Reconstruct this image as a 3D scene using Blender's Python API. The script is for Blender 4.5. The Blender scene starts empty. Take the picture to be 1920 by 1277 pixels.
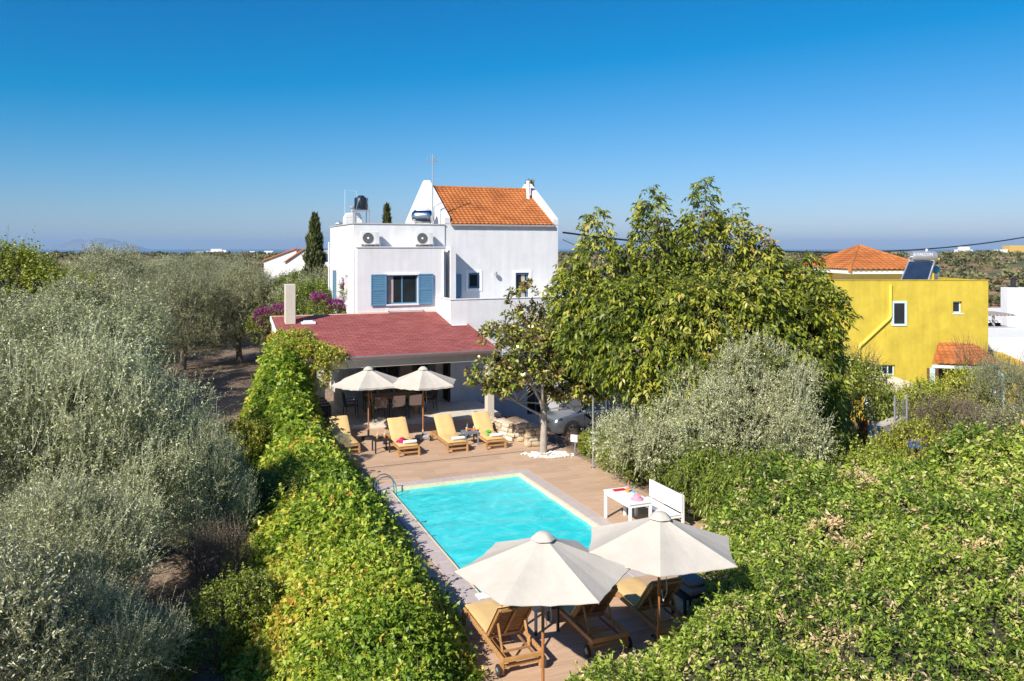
import bpy, bmesh, math, random
import numpy as np
from mathutils import Vector, Matrix
rad = math.radians
scene = bpy.context.scene
COL = scene.collection
# ------------------------------------------------------------------ camera, sky, sun, exposure
CAM_H = 6.6
TH = rad(22.4)                       # the pool terrace and house are turned by this angle
HZ = 465.0
cam_d = bpy.data.cameras.new('camera'); cam = bpy.data.objects.new('camera', cam_d); COL.objects.link(cam)
cam.location = (0, 0, CAM_H); cam.rotation_euler = (rad(90), 0, 0)
cam_d.sensor_width = 36; cam_d.lens = 36*1500/1920; cam_d.shift_y = -(638.5-HZ)/1920
cam_d.clip_start = .1; cam_d.clip_end = 120000
scene.camera = cam
SUN_AZ, SUN_EL = 35.0, 37.0
sx, sy = -math.sin(rad(SUN_AZ)), -math.cos(rad(SUN_AZ))     # where the sun stands (behind the camera, to the left)
w = bpy.data.worlds.new('World'); scene.world = w; w.use_nodes = True
nt = w.node_tree; nt.nodes.clear()
sky = nt.nodes.new('ShaderNodeTexSky'); sky.sky_type = 'NISHITA'; sky.sun_disc = False
sky.sun_elevation = rad(SUN_EL); sky.sun_rotation = math.atan2(sx, sy) % (2*math.pi)
sky.altitude = 60; sky.air_density = 1.0; sky.dust_density = 0.3; sky.ozone_density = 10
vm = nt.nodes.new('ShaderNodeVectorMath'); vm.operation = 'MULTIPLY_ADD'; vm.inputs[1].default_value = (.79, .565, .535); vm.inputs[2].default_value = (-1.0, -.28, .0)
hsv = nt.nodes.new('ShaderNodeVectorMath'); hsv.operation = 'MAXIMUM'; hsv.inputs[1].default_value = (.01, .1, .1)
bg = nt.nodes.new('ShaderNodeBackground'); bg.inputs['Strength'].default_value = 0.14
out = nt.nodes.new('ShaderNodeOutputWorld')
nt.links.new(sky.outputs[0], vm.inputs[0]); nt.links.new(vm.outputs[0], hsv.inputs[0]); nt.links.new(hsv.outputs[0], bg.inputs[0]); nt.links.new(bg.outputs[0], out.inputs[0])
sd = bpy.data.lights.new('sun', 'SUN'); sd.energy = 4.6; sd.angle = rad(.53); sd.color = (1, .95, .87)
sun = bpy.data.objects.new('sun', sd); COL.objects.link(sun)
sdir = Vector((-sx*math.cos(rad(SUN_EL)), -sy*math.cos(rad(SUN_EL)), -math.sin(rad(SUN_EL))))
sun.rotation_euler = sdir.to_track_quat('-Z', 'Y').to_euler(); sun.location = (-20, -20, 30)
vs = scene.view_settings; vs.view_transform = 'Standard'; vs.look = 'None'; vs.gamma = 1; vs.exposure = 0.66
try: vs.use_curve_mapping = False
except Exception: pass
scene.cycles.max_bounces = 7; scene.cycles.diffuse_bounces = 4; scene.cycles.transparent_max_bounces = 12
scene.cycles.sample_clamp_indirect = 6
# ------------------------------------------------------------------ frames of reference
OX, OY = -3.42, 22.0                 # far left corner of the pool
C_, S_ = math.cos(TH), math.sin(TH)
def W(u, v, z=0): return Vector((OX+u*C_-v*S_, OY+u*S_+v*C_, z))
def UV(x, y): return ((x-OX)*C_+(y-OY)*S_, -(x-OX)*S_+(y-OY)*C_)
# ------------------------------------------------------------------ object helpers
def link(o, parent=None):
    COL.objects.link(o)
    if parent is not None: o.parent = parent
    return o
def tag(o, label=None, cat=None, group=None, kind=None):
    if label: o['label'] = label
    if cat: o['category'] = cat
    if group: o['group'] = group
    if kind: o['kind'] = kind
    return o
def thing(name, label, cat, loc=(0, 0, 0), rz=0.0, group=None):
    o = bpy.data.objects.new(name, None); o.empty_display_size = .2; link(o)
    o.location = loc; o.rotation_euler = (0, 0, rz)
    return tag(o, label, cat, group)
def dup(root, loc=None, rz=None, label=None, group=None, scale=None):
    r = root.copy(); COL.objects.link(r)
    if loc is not None: r.location = loc
    if rz is not None: r.rotation_euler = (r.rotation_euler[0], r.rotation_euler[1], rz)
    if scale is not None: r.scale = scale if hasattr(scale, '__len__') else (scale,)*3
    if label: r['label'] = label
    if group: r['group'] = group
    for ch in list(root.children):
        c = ch.copy(); COL.objects.link(c); c.parent = r
        for g in list(ch.children):
            d = g.copy(); COL.objects.link(d); d.parent = c
    return r
class MB:
    def __init__(s): s.v = []; s.f = []; s.mi = []; s.m = 0
    def add(s, vs_, fs):
        n = len(s.v); s.v += [tuple(p) for p in vs_]; s.f += [tuple(i+n for i in f) for f in fs]; s.mi += [s.m]*len(fs); return s
    def box(s, x0, x1, y0, y1, z0, z1):
        return s.add([(x0,y0,z0),(x1,y0,z0),(x1,y1,z0),(x0,y1,z0),(x0,y0,z1),(x1,y0,z1),(x1,y1,z1),(x0,y1,z1)],
                     [(0,3,2,1),(4,5,6,7),(0,1,5,4),(1,2,6,5),(2,3,7,6),(3,0,4,7)])
    def bar(s, a, b, w_, h_, up=(0, 0, 1)):
        a = Vector(a); b = Vector(b); d = (b-a).normalized(); upv = Vector(up)
        if abs(d.dot(upv)) > .98: upv = Vector((0, 1, 0))
        x = d.cross(upv).normalized()*w_/2; y = x.cross(d).normalized()*h_/2
        return s.add([a-x-y, a+x-y, a+x+y, a-x+y, b-x-y, b+x-y, b+x+y, b-x+y],
                     [(3,2,1,0),(4,5,6,7),(0,1,5,4),(1,2,6,5),(2,3,7,6),(3,0,4,7)])
    def tube(s, pts, r, n=8, cap=True):
        pts = [Vector(p) for p in pts]; rs = r if hasattr(r, '__len__') else [r]*len(pts)
        base = len(s.v); prev = None; vv = []; ff = []
        for i, p in enumerate(pts):
            d = (pts[min(i+1, len(pts)-1)]-pts[max(i-1, 0)]).normalized()
            if prev is None:
                x = d.orthogonal().normalized()
            else:
                x = (prev-d*prev.dot(d)).normalized()
            prev = x; y = d.cross(x)
            for k in range(n):
                a = 2*math.pi*k/n; vv.append(p+(x*math.cos(a)+y*math.sin(a))*rs[i])
        for i in range(len(pts)-1):
            for k in range(n):
                k2 = (k+1) % n; ff.append((i*n+k, i*n+k2, (i+1)*n+k2, (i+1)*n+k))
        if cap: ff.append(tuple(range(n))[::-1]); ff.append(tuple((len(pts)-1)*n+k for k in range(n)))
        return s.add(vv, ff)
    def lathe(s, prof, n=16, c=(0, 0, 0), axis='z'):
        vv = []; ff = []
        for r, z in prof:
            for k in range(n):
                a = 2*math.pi*k/n; p = (r*math.cos(a), r*math.sin(a), z)
                if axis == 'x': p = (p[2], p[0], p[1])
                if axis == 'y': p = (p[0], p[2], p[1])
                vv.append((p[0]+c[0], p[1]+c[1], p[2]+c[2]))
        for i in range(len(prof)-1):
            for k in range(n):
                k2 = (k+1) % n; ff.append((i*n+k, i*n+k2, (i+1)*n+k2, (i+1)*n+k))
        ff.append(tuple(range(n))[::-1]); ff.append(tuple((len(prof)-1)*n+k for k in range(n)))
        return s.add(vv, ff)
    def prism(s, poly, a0, a1, axis='y'):
        n = len(poly)
        def P(p, a):
            return {'y': (p[0], a, p[1]), 'x': (a, p[0], p[1]), 'z': (p[0], p[1], a)}[axis]
        return s.add([P(p, a0) for p in poly]+[P(p, a1) for p in poly],
                     [tuple(range(n)), tuple(range(2*n-1, n-1, -1))]+[(i, i+n, (i+1) % n+n, (i+1) % n) for i in range(n)])
    def quad(s, a, b, c, d): return s.add([a, b, c, d], [(0, 1, 2, 3)])
    def mesh(s, name, mats, bevel=0, smooth=False, recalc=True):
        me = bpy.data.meshes.new(name); me.from_pydata(s.v, [], s.f)
        if not hasattr(mats, '__len__'): mats = [mats]
        for m in mats: me.materials.append(m)
        if len(mats) > 1:
            for p, i in zip(me.polygons, s.mi): p.material_index = i
        if recalc or bevel:
            bm = bmesh.new(); bm.from_mesh(me)
            if recalc: bmesh.ops.recalc_face_normals(bm, faces=bm.faces)
            if bevel:
                es = [e for e in bm.edges if len(e.link_faces) == 2 and e.calc_face_angle(0) > .6]
                bmesh.ops.bevel(bm, geom=es, offset=bevel, segments=1, affect='EDGES', clamp_overlap=True)
            bm.to_mesh(me); bm.free()
        if smooth:
            for p in me.polygons: p.use_smooth = True
            try: me.set_sharp_from_angle(angle=rad(40))
            except Exception: pass
        return me
    def obj(s, name, mats, parent=None, bevel=0, smooth=False, kind=None, label=None, loc=None, rot=None, recalc=True):
        o = bpy.data.objects.new(name, s.mesh(name, mats, bevel, smooth, recalc)); link(o, parent)
        if loc is not None: o.location = loc
        if rot is not None: o.rotation_euler = rot
        tag(o, label, None, None, kind); return o
def share(name, me, parent=None, loc=(0, 0, 0), rot=(0, 0, 0), scale=None, kind=None):
    o = bpy.data.objects.new(name, me); link(o, parent); o.location = loc; o.rotation_euler = rot
    if scale is not None: o.scale = scale
    if kind: o['kind'] = kind
    return o
# ------------------------------------------------------------------ materials
def new_mat(name):
    m = bpy.data.materials.new(name); m.use_nodes = True; n = m.node_tree; n.nodes.clear()
    o = n.nodes.new('ShaderNodeOutputMaterial'); b = n.nodes.new('ShaderNodeBsdfPrincipled')
    n.links.new(b.outputs[0], o.inputs[0]); return m, n, b, o
def ramp(n, stops, interp='LINEAR'):
    r = n.nodes.new('ShaderNodeValToRGB'); cr = r.color_ramp; cr.interpolation = interp
    while len(cr.elements) < len(stops): cr.elements.new(.5)
    for e, (p, c) in zip(cr.elements, stops): e.position = p; e.color = (*c, 1)
    return r
def noise(n, coord, scale, detail=4, rough=.55, vec=None):
    t = n.nodes.new('ShaderNodeTexNoise'); t.inputs['Scale'].default_value = scale; t.inputs['Detail'].default_value = detail
    t.inputs['Roughness'].default_value = rough
    if vec:
        mp = n.nodes.new('ShaderNodeMapping'); mp.inputs['Scale'].default_value = vec; n.links.new(coord, mp.inputs[0]); coord = mp.outputs[0]
    n.links.new(coord, t.inputs['Vector']); return t
def mul(c, k): return tuple(max(0, min(1, x*k)) for x in c)
def M(name, c, rough=.6, var=.15, scale=3, bump=0.0, bscale=40, metal=0, spec=.5, stretch=None, c2=None, rnd=0.0, coord='Object'):
    m, n, b, o = new_mat(name)
    tc = n.nodes.new('ShaderNodeTexCoord')
    if coord == 'World':
        g = n.nodes.new('ShaderNodeNewGeometry'); co = g.outputs['Position']
    else: co = tc.outputs['Object']
    t = noise(n, co, scale, 5, .6, stretch)
    r = ramp(n, [(.3, mul(c, 1-var)), (.7, c2 if c2 else mul(c, 1+var))])
    n.links.new(t.outputs['Fac'], r.inputs[0]); col = r.outputs[0]
    if rnd:
        oi = n.nodes.new('ShaderNodeObjectInfo'); mr = n.nodes.new('ShaderNodeMapRange')
        mr.inputs['To Min'].default_value = 1-rnd; mr.inputs['To Max'].default_value = 1+rnd
        n.links.new(oi.outputs['Random'], mr.inputs[0])
        mx = n.nodes.new('ShaderNodeMix'); mx.data_type = 'RGBA'; mx.blend_type = 'MULTIPLY'; mx.inputs[0].default_value = 1
        n.links.new(col, mx.inputs[6]); n.links.new(mr.outputs[0], mx.inputs[7]); col = mx.outputs[2]
    n.links.new(col, b.inputs['Base Color'])
    b.inputs['Roughness'].default_value = rough; b.inputs['Metallic'].default_value = metal
    b.inputs['Specular IOR Level'].default_value = spec
    if bump:
        t2 = noise(n, co, bscale, 4, .6, stretch); bp = n.nodes.new('ShaderNodeBump'); bp.inputs['Strength'].default_value = bump
        bp.inputs['Distance'].default_value = .02
        n.links.new(t2.outputs['Fac'], bp.inputs['Height']); n.links.new(bp.outputs[0], b.inputs['Normal'])
    return m
def leaf_mat(name, stops, trans=.28, rough=.5, under=None, spec=.35):
    m, n, b, o = new_mat(name)
    at = n.nodes.new('ShaderNodeAttribute'); at.attribute_name = 'rnd'
    r = ramp(n, stops); n.links.new(at.outputs['Fac'], r.inputs[0]); col = r.outputs[0]
    oi = n.nodes.new('ShaderNodeObjectInfo'); hs_ = n.nodes.new('ShaderNodeHueSaturation')
    for key, lo, hi, src in (('Hue', .485, .515, oi.outputs['Random']), ('Value', .95, 1.35, None)):
        if src is None:
            mm = n.nodes.new('ShaderNodeMath'); mm.operation = 'MULTIPLY'; mm.inputs[1].default_value = 7.31; n.links.new(oi.outputs['Random'], mm.inputs[0]); fr = n.nodes.new('ShaderNodeMath'); fr.operation = 'FRACT'; n.links.new(mm.outputs[0], fr.inputs[0]); src = fr.outputs[0]
        mr = n.nodes.new('ShaderNodeMapRange'); mr.inputs['To Min'].default_value = lo; mr.inputs['To Max'].default_value = hi; n.links.new(src, mr.inputs[0]); n.links.new(mr.outputs[0], hs_.inputs[key])
    n.links.new(col, hs_.inputs['Color']); col = hs_.outputs[0]
    if under:
        g = n.nodes.new('ShaderNodeNewGeometry'); mx = n.nodes.new('ShaderNodeMix'); mx.data_type = 'RGBA'
        n.links.new(g.outputs['Backfacing'], mx.inputs[0]); n.links.new(col, mx.inputs[6]); mx.inputs[7].default_value = (*under, 1); col = mx.outputs[2]
    n.links.new(col, b.inputs['Base Color']); b.inputs['Roughness'].default_value = rough; b.inputs['Specular IOR Level'].default_value = spec
    tr = n.nodes.new('ShaderNodeBsdfTranslucent'); n.links.new(col, tr.inputs[0])
    ms = n.nodes.new('ShaderNodeMixShader'); ms.inputs[0].default_value = trans
    n.links.new(b.outputs[0], ms.inputs[1]); n.links.new(tr.outputs[0], ms.inputs[2]); n.links.new(ms.outputs[0], o.inputs[0])
    return m
# plaster with faint stains
def plaster(name, c, stain=.06, streak=.0, sc=(.25, 1, 3)):
    m, n, b, o = new_mat(name)
    tc = n.nodes.new('ShaderNodeTexCoord'); co = tc.outputs['Object']
    t = noise(n, co, 1.3, 6, .65); r = ramp(n, [(.25, mul(c, 1-stain*1.6)), (.6, c), (1, mul(c, 1+stain*.4))]); n.links.new(t.outputs['Fac'], r.inputs[0])
    s = noise(n, co, 2.2, 5, .6, (1.8, 1.8, .18)); r2 = ramp(n, [(.32, (1-streak,)*3), (.66, (1, 1, 1))]); n.links.new(s.outputs['Fac'], r2.inputs[0])
    mx = n.nodes.new('ShaderNodeMix'); mx.data_type = 'RGBA'; mx.blend_type = 'MULTIPLY'; mx.inputs[0].default_value = 1
    n.links.new(r.outputs[0], mx.inputs[6]); n.links.new(r2.outputs[0], mx.inputs[7]); n.links.new(mx.outputs[2], b.inputs['Base Color'])
    b.inputs['Roughness'].default_value = .85; b.inputs['Specular IOR Level'].default_value = .2
    t2 = noise(n, co, 25, 5, .7); bp = n.nodes.new('ShaderNodeBump'); bp.inputs['Strength'].default_value = .25; bp.inputs['Distance'].default_value = .01
    n.links.new(t2.outputs['Fac'], bp.inputs['Height']); n.links.new(bp.outputs[0], b.inputs['Normal'])
    return m
white_wall = plaster('white_plaster', (.74, .73, .725), .06, .10)
cream_wall = plaster('cream_plaster', (.62, .56, .46), .05, .06)
yellow_wall = plaster('yellow_plaster', (.62, .47, .06), .14, .14)
white_paint = M('white_paint', (.80, .80, .80), .45, .03)
blue_paint = M('blue_paint', (.095, .22, .33), .5, .08, 4)
pale_blue = M('pale_blue_paint', (.55, .72, .74), .5, .05)
dark_glass = M('dark_glass', (.02, .026, .032), .06, .3, 1.5)
curtain = M('curtain', (.42, .36, .32), .9, .15, 12, stretch=(6, 6, .3))
teak = M('teak', (.47, .25, .09), .55, .28, 3, .15, 30, stretch=(1, 8, 1), rnd=.12)
teak_dark = M('weathered_teak', (.27, .135, .055), .6, .3, 5, .15, 30, rnd=.15)
pole_wood = M('pole_wood', (.42, .17, .06), .5, .2, 4, stretch=(6, 6, .6))
cushion_m = M('sand_cushion_fabric', (.66, .44, .185), .9, .06, 6, .15, 120)
towel_m = M('white_towel', (.82, .81, .78), .95, .04, 20, .5, 150)
canvas = M('canvas', (.53, .475, .395), .9, .08, 2.2, .25, 14)
black_metal = M('black_metal', (.022, .024, .028), .45, .2)
black_mesh = M('brown_mesh_fabric', (.20, .14, .115), .85, .15, 30)
rubber = M('rubber', (.02, .02, .02), .8, .2)
steel = M('steel', (.62, .63, .64), .18, .05, metal=1)
galv = M('galvanised', (.55, .56, .57), .4, .1, metal=.7)
concrete = M('concrete', (.42, .41, .39), .85, .15, 6, .4, 40)
tile_orange = M('orange_clay_tile', (.42, .125, .028), .8, .28, 1.4, .3, 30, c2=(.54, .19, .05))
# ------------------------------------------------------------------ terrain and sea
def sstep(x, a, b):
    t = np.clip((x-a)/(b-a), 0, 1); return t*t*(3-2*t)
def wob(x, y, k, s):
    rr = np.random.RandomState(s); z = 0
    for i in range(6):
        a = rr.rand()*6.28; f = k*(1+i*.55); z = z+np.sin((x*math.cos(a)+y*math.sin(a))*f+rr.rand()*6.28)/(1+i*.6)
    return z/3
def ground_z(x, y, pit=True):
    x = np.asarray(x, float); y = np.asarray(y, float); r = np.hypot(x, y)
    u = (x-OX)*C_+(y-OY)*S_; v = -(x-OX)*S_+(y-OY)*C_
    z = -.06+.10*wob(x, y, .35, 1)
    z = z-.8*sstep(u, 6.9, 8.6)*sstep(y, 14, 19)
    z = z-.75*sstep(x, 9, 17)*sstep(y, 20, 30)
    start = np.where(x > 6, 52, 105); end = np.where(x > 6, 165, 185)
    z = z+(-12-z)*sstep(r, start, end)
    ridge = 12.6*sstep(r, 190, 640)+ .5*wob(x, y, .02, 3)*sstep(r, 150, 500)+ 1.6*sstep(x/np.maximum(r, 1), .42, .56)*sstep(r, 250, 640)
    z = z+ridge-88*sstep(r, 800, 2600)
    if not pit: return z
    inside = sstep(u, -1.5, -.9)*sstep(-u, -6.3, -5.7)*sstep(v, -12.2, -11.6)*sstep(-v, -13.8, -13.2)
    z = z*(1-inside)-2.0*inside
    z2 = sstep(u, -2.2, -1.6)*sstep(-u, -11.4, -10.8)*sstep(v, 8, 8.6)*sstep(-v, -19.5, -19)
    return z*(1-z2)-2.0*z2
def gz(x, y): return float(ground_z(x, y))
rings = [0.5+i*.35 for i in range(100)]
while rings[-1] < 3400: rings.append(rings[-1]*1.035+.12)
na = 420; ang = np.linspace(0, 2*np.pi, na, endpoint=False)
R_, A_ = np.meshgrid(np.array(rings), ang, indexing='ij')
gx = R_*np.cos(A_); gy = R_*np.sin(A_); gzz = ground_z(gx, gy)
def grid_mesh(name, X, Y, Z, mat, wrap=False, smooth=True):
    nr, nc = X.shape; me = bpy.data.meshes.new(name)
    co = np.stack([X, Y, Z], -1).reshape(-1, 3).astype(np.float32)
    i, j = np.meshgrid(np.arange(nr-1), np.arange(nc if wrap else nc-1), indexing='ij'); j2 = (j+1) % nc
    f = np.stack([i*nc+j, (i+1)*nc+j, (i+1)*nc+j2, i*nc+j2], -1).reshape(-1, 4)
    fast_mesh(me, co, f); me.materials.append(mat)
    if smooth: me.polygons.foreach_set('use_smooth', np.ones(len(me.polygons), bool))
    return me
def fast_mesh(me, co, f):
    n = len(f); k = f.shape[1]
    me.vertices.add(len(co)); me.vertices.foreach_set('co', np.ascontiguousarray(co, dtype=np.float32).ravel())
    me.loops.add(n*k); me.loops.foreach_set('vertex_index', f.astype(np.int32).ravel())
    me.polygons.add(n); me.polygons.foreach_set('loop_start', np.arange(0, n*k, k, dtype=np.int32))
    try: me.polygons.foreach_set('loop_total', np.full(n, k, dtype=np.int32))
    except Exception: pass
    me.update(calc_edges=True)
def soil_material():
    m, n, b, o = new_mat('soil')
    g = n.nodes.new('ShaderNodeNewGeometry'); co = g.outputs['Position']
    t = noise(n, co, .35, 8, .65); r = ramp(n, [(.3, (.20, .145, .105)), (.5, (.30, .215, .155)), (.7, (.36, .28, .19))]); n.links.new(t.outputs['Fac'], r.inputs[0])
    t3 = noise(n, co, 9, 5, .7); r3 = ramp(n, [(.35, (.55,)*3), (.7, (1.15,)*3)]); n.links.new(t3.outputs['Fac'], r3.inputs[0])
    mx = n.nodes.new('ShaderNodeMix'); mx.data_type = 'RGBA'; mx.blend_type = 'MULTIPLY'; mx.inputs[0].default_value = 1
    n.links.new(r.outputs[0], mx.inputs[6]); n.links.new(r3.outputs[0], mx.inputs[7])
    # dry meadow and fields further out (land cover differs with distance from the garden)
    ln = n.nodes.new('ShaderNodeVectorMath'); ln.operation = 'LENGTH'; n.links.new(co, ln.inputs[0])
    mr = n.nodes.new('ShaderNodeMapRange'); mr.inputs['From Min'].default_value = 90; mr.inputs['From Max'].default_value = 200; n.links.new(ln.outputs['Value'], mr.inputs[0])
    t4 = noise(n, co, .012, 6, .6, (1, 3, 1)); r4 = ramp(n, [(.36, (.075, .085, .045)), (.47, (.13, .13, .07)), (.55, (.30, .17, .10)), (.66, (.33, .27, .16))]); n.links.new(t4.outputs['Fac'], r4.inputs[0])
    m2 = n.nodes.new('ShaderNodeMix'); m2.data_type = 'RGBA'; n.links.new(mr.outputs[0], m2.inputs[0]); n.links.new(mx.outputs[2], m2.inputs[6]); n.links.new(r4.outputs[0], m2.inputs[7])
    n.links.new(m2.outputs[2], b.inputs['Base Color']); b.inputs['Roughness'].default_value = .95; b.inputs['Specular IOR Level'].default_value = .1
    bp = n.nodes.new('ShaderNodeBump'); bp.inputs['Strength'].default_value = .7; bp.inputs['Distance'].default_value = .06
    n.links.new(t3.outputs['Fac'], bp.inputs['Height']); n.links.new(bp.outputs[0], b.inputs['Normal'])
    return m
soil = soil_material()
g_o = bpy.data.objects.new('ground', grid_mesh('ground', gx, gy, gzz, soil, wrap=True)); link(g_o); tag(g_o, kind='structure')
# sea
sea_m, n, b, o = new_mat('sea_water'); b.inputs['Base Color'].default_value = (.05, .15, .26, 1); b.inputs['Roughness'].default_value = .45; b.inputs['Specular IOR Level'].default_value = .25
seab = MB(); rs = [2000, 4000, 9000, 20000, 45000]; 
for a in range(48):
    a0 = 2*math.pi*a/48; a1 = 2*math.pi*(a+1)/48
    for r0, r1 in zip(rs, rs[1:]):
        seab.quad((r0*math.cos(a0), r0*math.sin(a0), -62), (r1*math.cos(a0), r1*math.sin(a0), -62), (r1*math.cos(a1), r1*math.sin(a1), -62), (r0*math.cos(a1), r0*math.sin(a1), -62))
tag(seab.obj('sea', sea_m, recalc=False), kind='structure')
# far island mountain on the left horizon
mt = M('far_mountain', (.16, .17, .17), .95, .2, .001)
nx, nyy = 60, 10; xs = np.linspace(-1, 1, nx); ys = np.linspace(-1, 1, nyy); XX, YY = np.meshgrid(xs, ys, indexing='ij')
hh = np.clip(1-np.abs(XX)**2.6, 0, 1)*np.clip(1-YY**2, 0, 1)*(1+.12*np.sin(XX*9)+.06*np.sin(XX*23))
mo = bpy.data.objects.new('far_mountain', grid_mesh('far_mountain', -17100+XX*1700, 33000+YY*1500, -62+hh*430, mt)); link(mo); tag(mo, kind='structure')

# ------------------------------------------------------------------ pool deck
PX1, PY0 = 3.95, -7.4                # pool: u 0..PX1, v PY0..0
deck_m = M('wood_look_tile', (.52, .335, .21), .55, .15, 2.2, .12, 25, stretch=(.6, 9, 1), c2=(.61, .42, .285), rnd=.09)
joint_m = M('deck_joint', (.24, .16, .11), .9, .2)
coping_m = M('pool_coping_stone', (.50, .42, .385), .6, .10, 8, .2, 60, rnd=.04)
RZ = TH
def U(o):                            # place an object built in terrace coordinates
    o.location = (OX, OY, 0); o.rotation_euler = (0, 0, TH); return o
DU0, DU1, DV0, DV1 = -1.3, 6.35, -12.6, 7.5
mb = MB()
mb.box(DU0, -.36, DV0, DV1, -.6, -.012); mb.box(PX1+.36, DU1, DV0, DV1, -.6, -.012)
mb.box(-.36, PX1+.36, DV0, PY0-.36, -.6, -.012); mb.box(-.36, PX1+.36, .36, DV1, -.6, -.012)
deck = U(mb.obj('pool_deck', joint_m)); tag(deck, kind='structure')
TL, TW, GAP = 1.2, .41, .010
tiles = {}
def tile_mesh(l, w_, mat, name, th=.014):
    key = (round(l, 2), round(w_, 2), name)
    if key not in tiles:
        tiles[key] = MB().box(GAP/2, l-GAP/2, GAP/2, w_-GAP/2, -th, 0).mesh(name, mat, bevel=.003)
    return tiles[key]
v = DV0; row = 0; ntile = 0
while v < DV1-.05:
    w_ = min(TW, DV1-v); segs = [(DU0, DU1)]
    if v < 2.2 < v+w_: w_ = 2.2-v
    if v+w_ > PY0-.36 and v < .36: segs = [(DU0, -.36), (PX1+.36, DU1)]
    if v < PY0-.36 < v+w_: w_ = PY0-.36-v; segs = [(DU0, DU1)]
    if v < .36 < v+w_: w_ = .36-v
    if w_ < .02: v += max(w_, .001); continue
    if abs(v-2.2) < .01: v += .06; w_ = TW
    for s0, s1 in segs:
        u = s0; first = True
        while u < s1-.03:
            l = TL*(.5 if (first and row % 2) else 1); l = min(l, s1-u); first = False
            if l > .06:
                share('tile', tile_mesh(l, w_, deck_m, 'deck_tile'), deck, (u, v, random.uniform(-.0012, .0012)), (0, 0, 0)); ntile += 1
            u += l
    v += w_; row += 1
# drain slot across the deck
dr = MB(); dr.box(DU0, 5.1, 2.205, 2.255, -.011, -.004)
U(dr.obj('drain_channel', M('drain_slot', (.05, .05, .06), .6), kind='structure'))
# coping stones
cop = thing('pool_coping', 'grey pink stone coping running round the rim of the swimming pool', 'pool coping', (OX, OY, 0), TH)
cop['kind'] = 'structure'; del cop['category']
def cstone(u0, u1, v0, v1): MB().box(u0+.003, u1-.003, v0+.003, v1-.003, -.05, .006).obj('stone', coping_m, cop, bevel=.006)
k = 0; L = .62
nU = int(round((PX1+.7)/L)); nV = int(round(-PY0/L))
for i in range(nU):
    a = -.35+(PX1+.7)*i/nU; bb = -.35+(PX1+.7)*(i+1)/nU
    cstone(a, bb, 0, .35); cstone(a, bb, PY0-.35, PY0)
for i in range(nV):
    a = PY0*(i+1)/nV; bb = PY0*i/nV
    cstone(-.35, 0, a, bb); cstone(PX1, PX1+.35, a, bb)
# pool basin
basin_m = M('pool_mosaic', (.16, .60, .60), .5, .08, 30)
cream_m = M('cream_pool_lip', (.75, .66, .42), .6, .12, 12)
ba = MB(); ba.box(-.3, PX1+.3, PY0-.3, .3, -1.7, -1.45)
ba.box(-.3, 0, PY0, 0, -1.45, -.055); ba.box(PX1, PX1+.3, PY0, 0, -1.45, -.055); ba.box(-.3, PX1+.3, 0, .3, -1.45, -.055); ba.box(-.3, PX1+.3, PY0-.3, PY0, -1.45, -.055)
basin = U(ba.obj('pool_basin', basin_m, kind='structure'))
li = MB()
for (a, bq, c, d) in ((.002, .055, PY0+.002, -.055), (PX1-.055, PX1-.002, PY0+.002, -.055), (.002, PX1-.002, -.055, -.002), (.002, PX1-.002, PY0+.002, PY0+.055)):
    li.box(a, bq, c, d, -.3, -.012)
U(li.obj('pool_rim', cream_m, kind='structure'))
# water
wm, n, b, o = new_mat('pool_water')
g = n.nodes.new('ShaderNodeNewGeometry'); co = g.outputs['Position']
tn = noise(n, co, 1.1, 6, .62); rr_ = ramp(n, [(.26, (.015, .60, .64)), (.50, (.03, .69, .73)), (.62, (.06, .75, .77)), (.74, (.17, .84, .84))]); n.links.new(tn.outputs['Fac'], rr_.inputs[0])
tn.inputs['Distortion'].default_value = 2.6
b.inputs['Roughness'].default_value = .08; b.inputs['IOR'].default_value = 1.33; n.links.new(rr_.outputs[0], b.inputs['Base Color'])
tr = n.nodes.new('ShaderNodeBsdfTransparent'); tr.inputs[0].default_value = (.30, .93, .95, 1)
ms = n.nodes.new('ShaderNodeMixShader'); ms.inputs[0].default_value = .16
n.links.new(b.outputs[0], ms.inputs[1]); n.links.new(tr.outputs[0], ms.inputs[2]); n.links.new(ms.outputs[0], o.inputs[0])
t2 = noise(n, co, 3.5, 5, .55); t2.inputs['Distortion'].default_value = .8
bp = n.nodes.new('ShaderNodeBump'); bp.inputs['Strength'].default_value = .35; bp.inputs['Distance'].default_value = .05
n.links.new(t2.outputs['Fac'], bp.inputs['Height']); n.links.new(bp.outputs[0], b.inputs['Normal'])
XX, YY = np.meshgrid(np.linspace(.056, PX1-.056, 90), np.linspace(PY0+.056, -.056, 160), indexing='ij')
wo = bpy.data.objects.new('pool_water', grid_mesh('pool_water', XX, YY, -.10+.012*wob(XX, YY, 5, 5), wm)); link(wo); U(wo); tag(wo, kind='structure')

# ------------------------------------------------------------------ raised terrace under the porch
terr_m = M('terrace_tile', (.66, .59, .50), .45, .10, 3, .1, 30, rnd=.08)
tb = MB(); tb.box(-1.6, 6.3, 7.5, 12.45, -.6, .138)
terr = U(tb.obj('terrace', joint_m)); tag(terr, kind='structure')
riser = MB().box(-1.6, 6.3, 7.46, 7.498, -.005, .152)
riser.obj('riser', M('pale_marble', (.72, .66, .56), .5, .08), terr, bevel=.004)
nT = 0; tu = -1.6
while tu < 6.25:
    tv = 7.5
    while tv < 12.3:
        l = min(.5, 6.3-tu); ww = min(.5, 12.45-tv)
        share('tile', tile_mesh(l, ww, terr_m, 'terrace_tile'), terr, (tu, tv, .15), (0, 0, 0)); nT += 1
        tv += .5
    tu += .5
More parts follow.
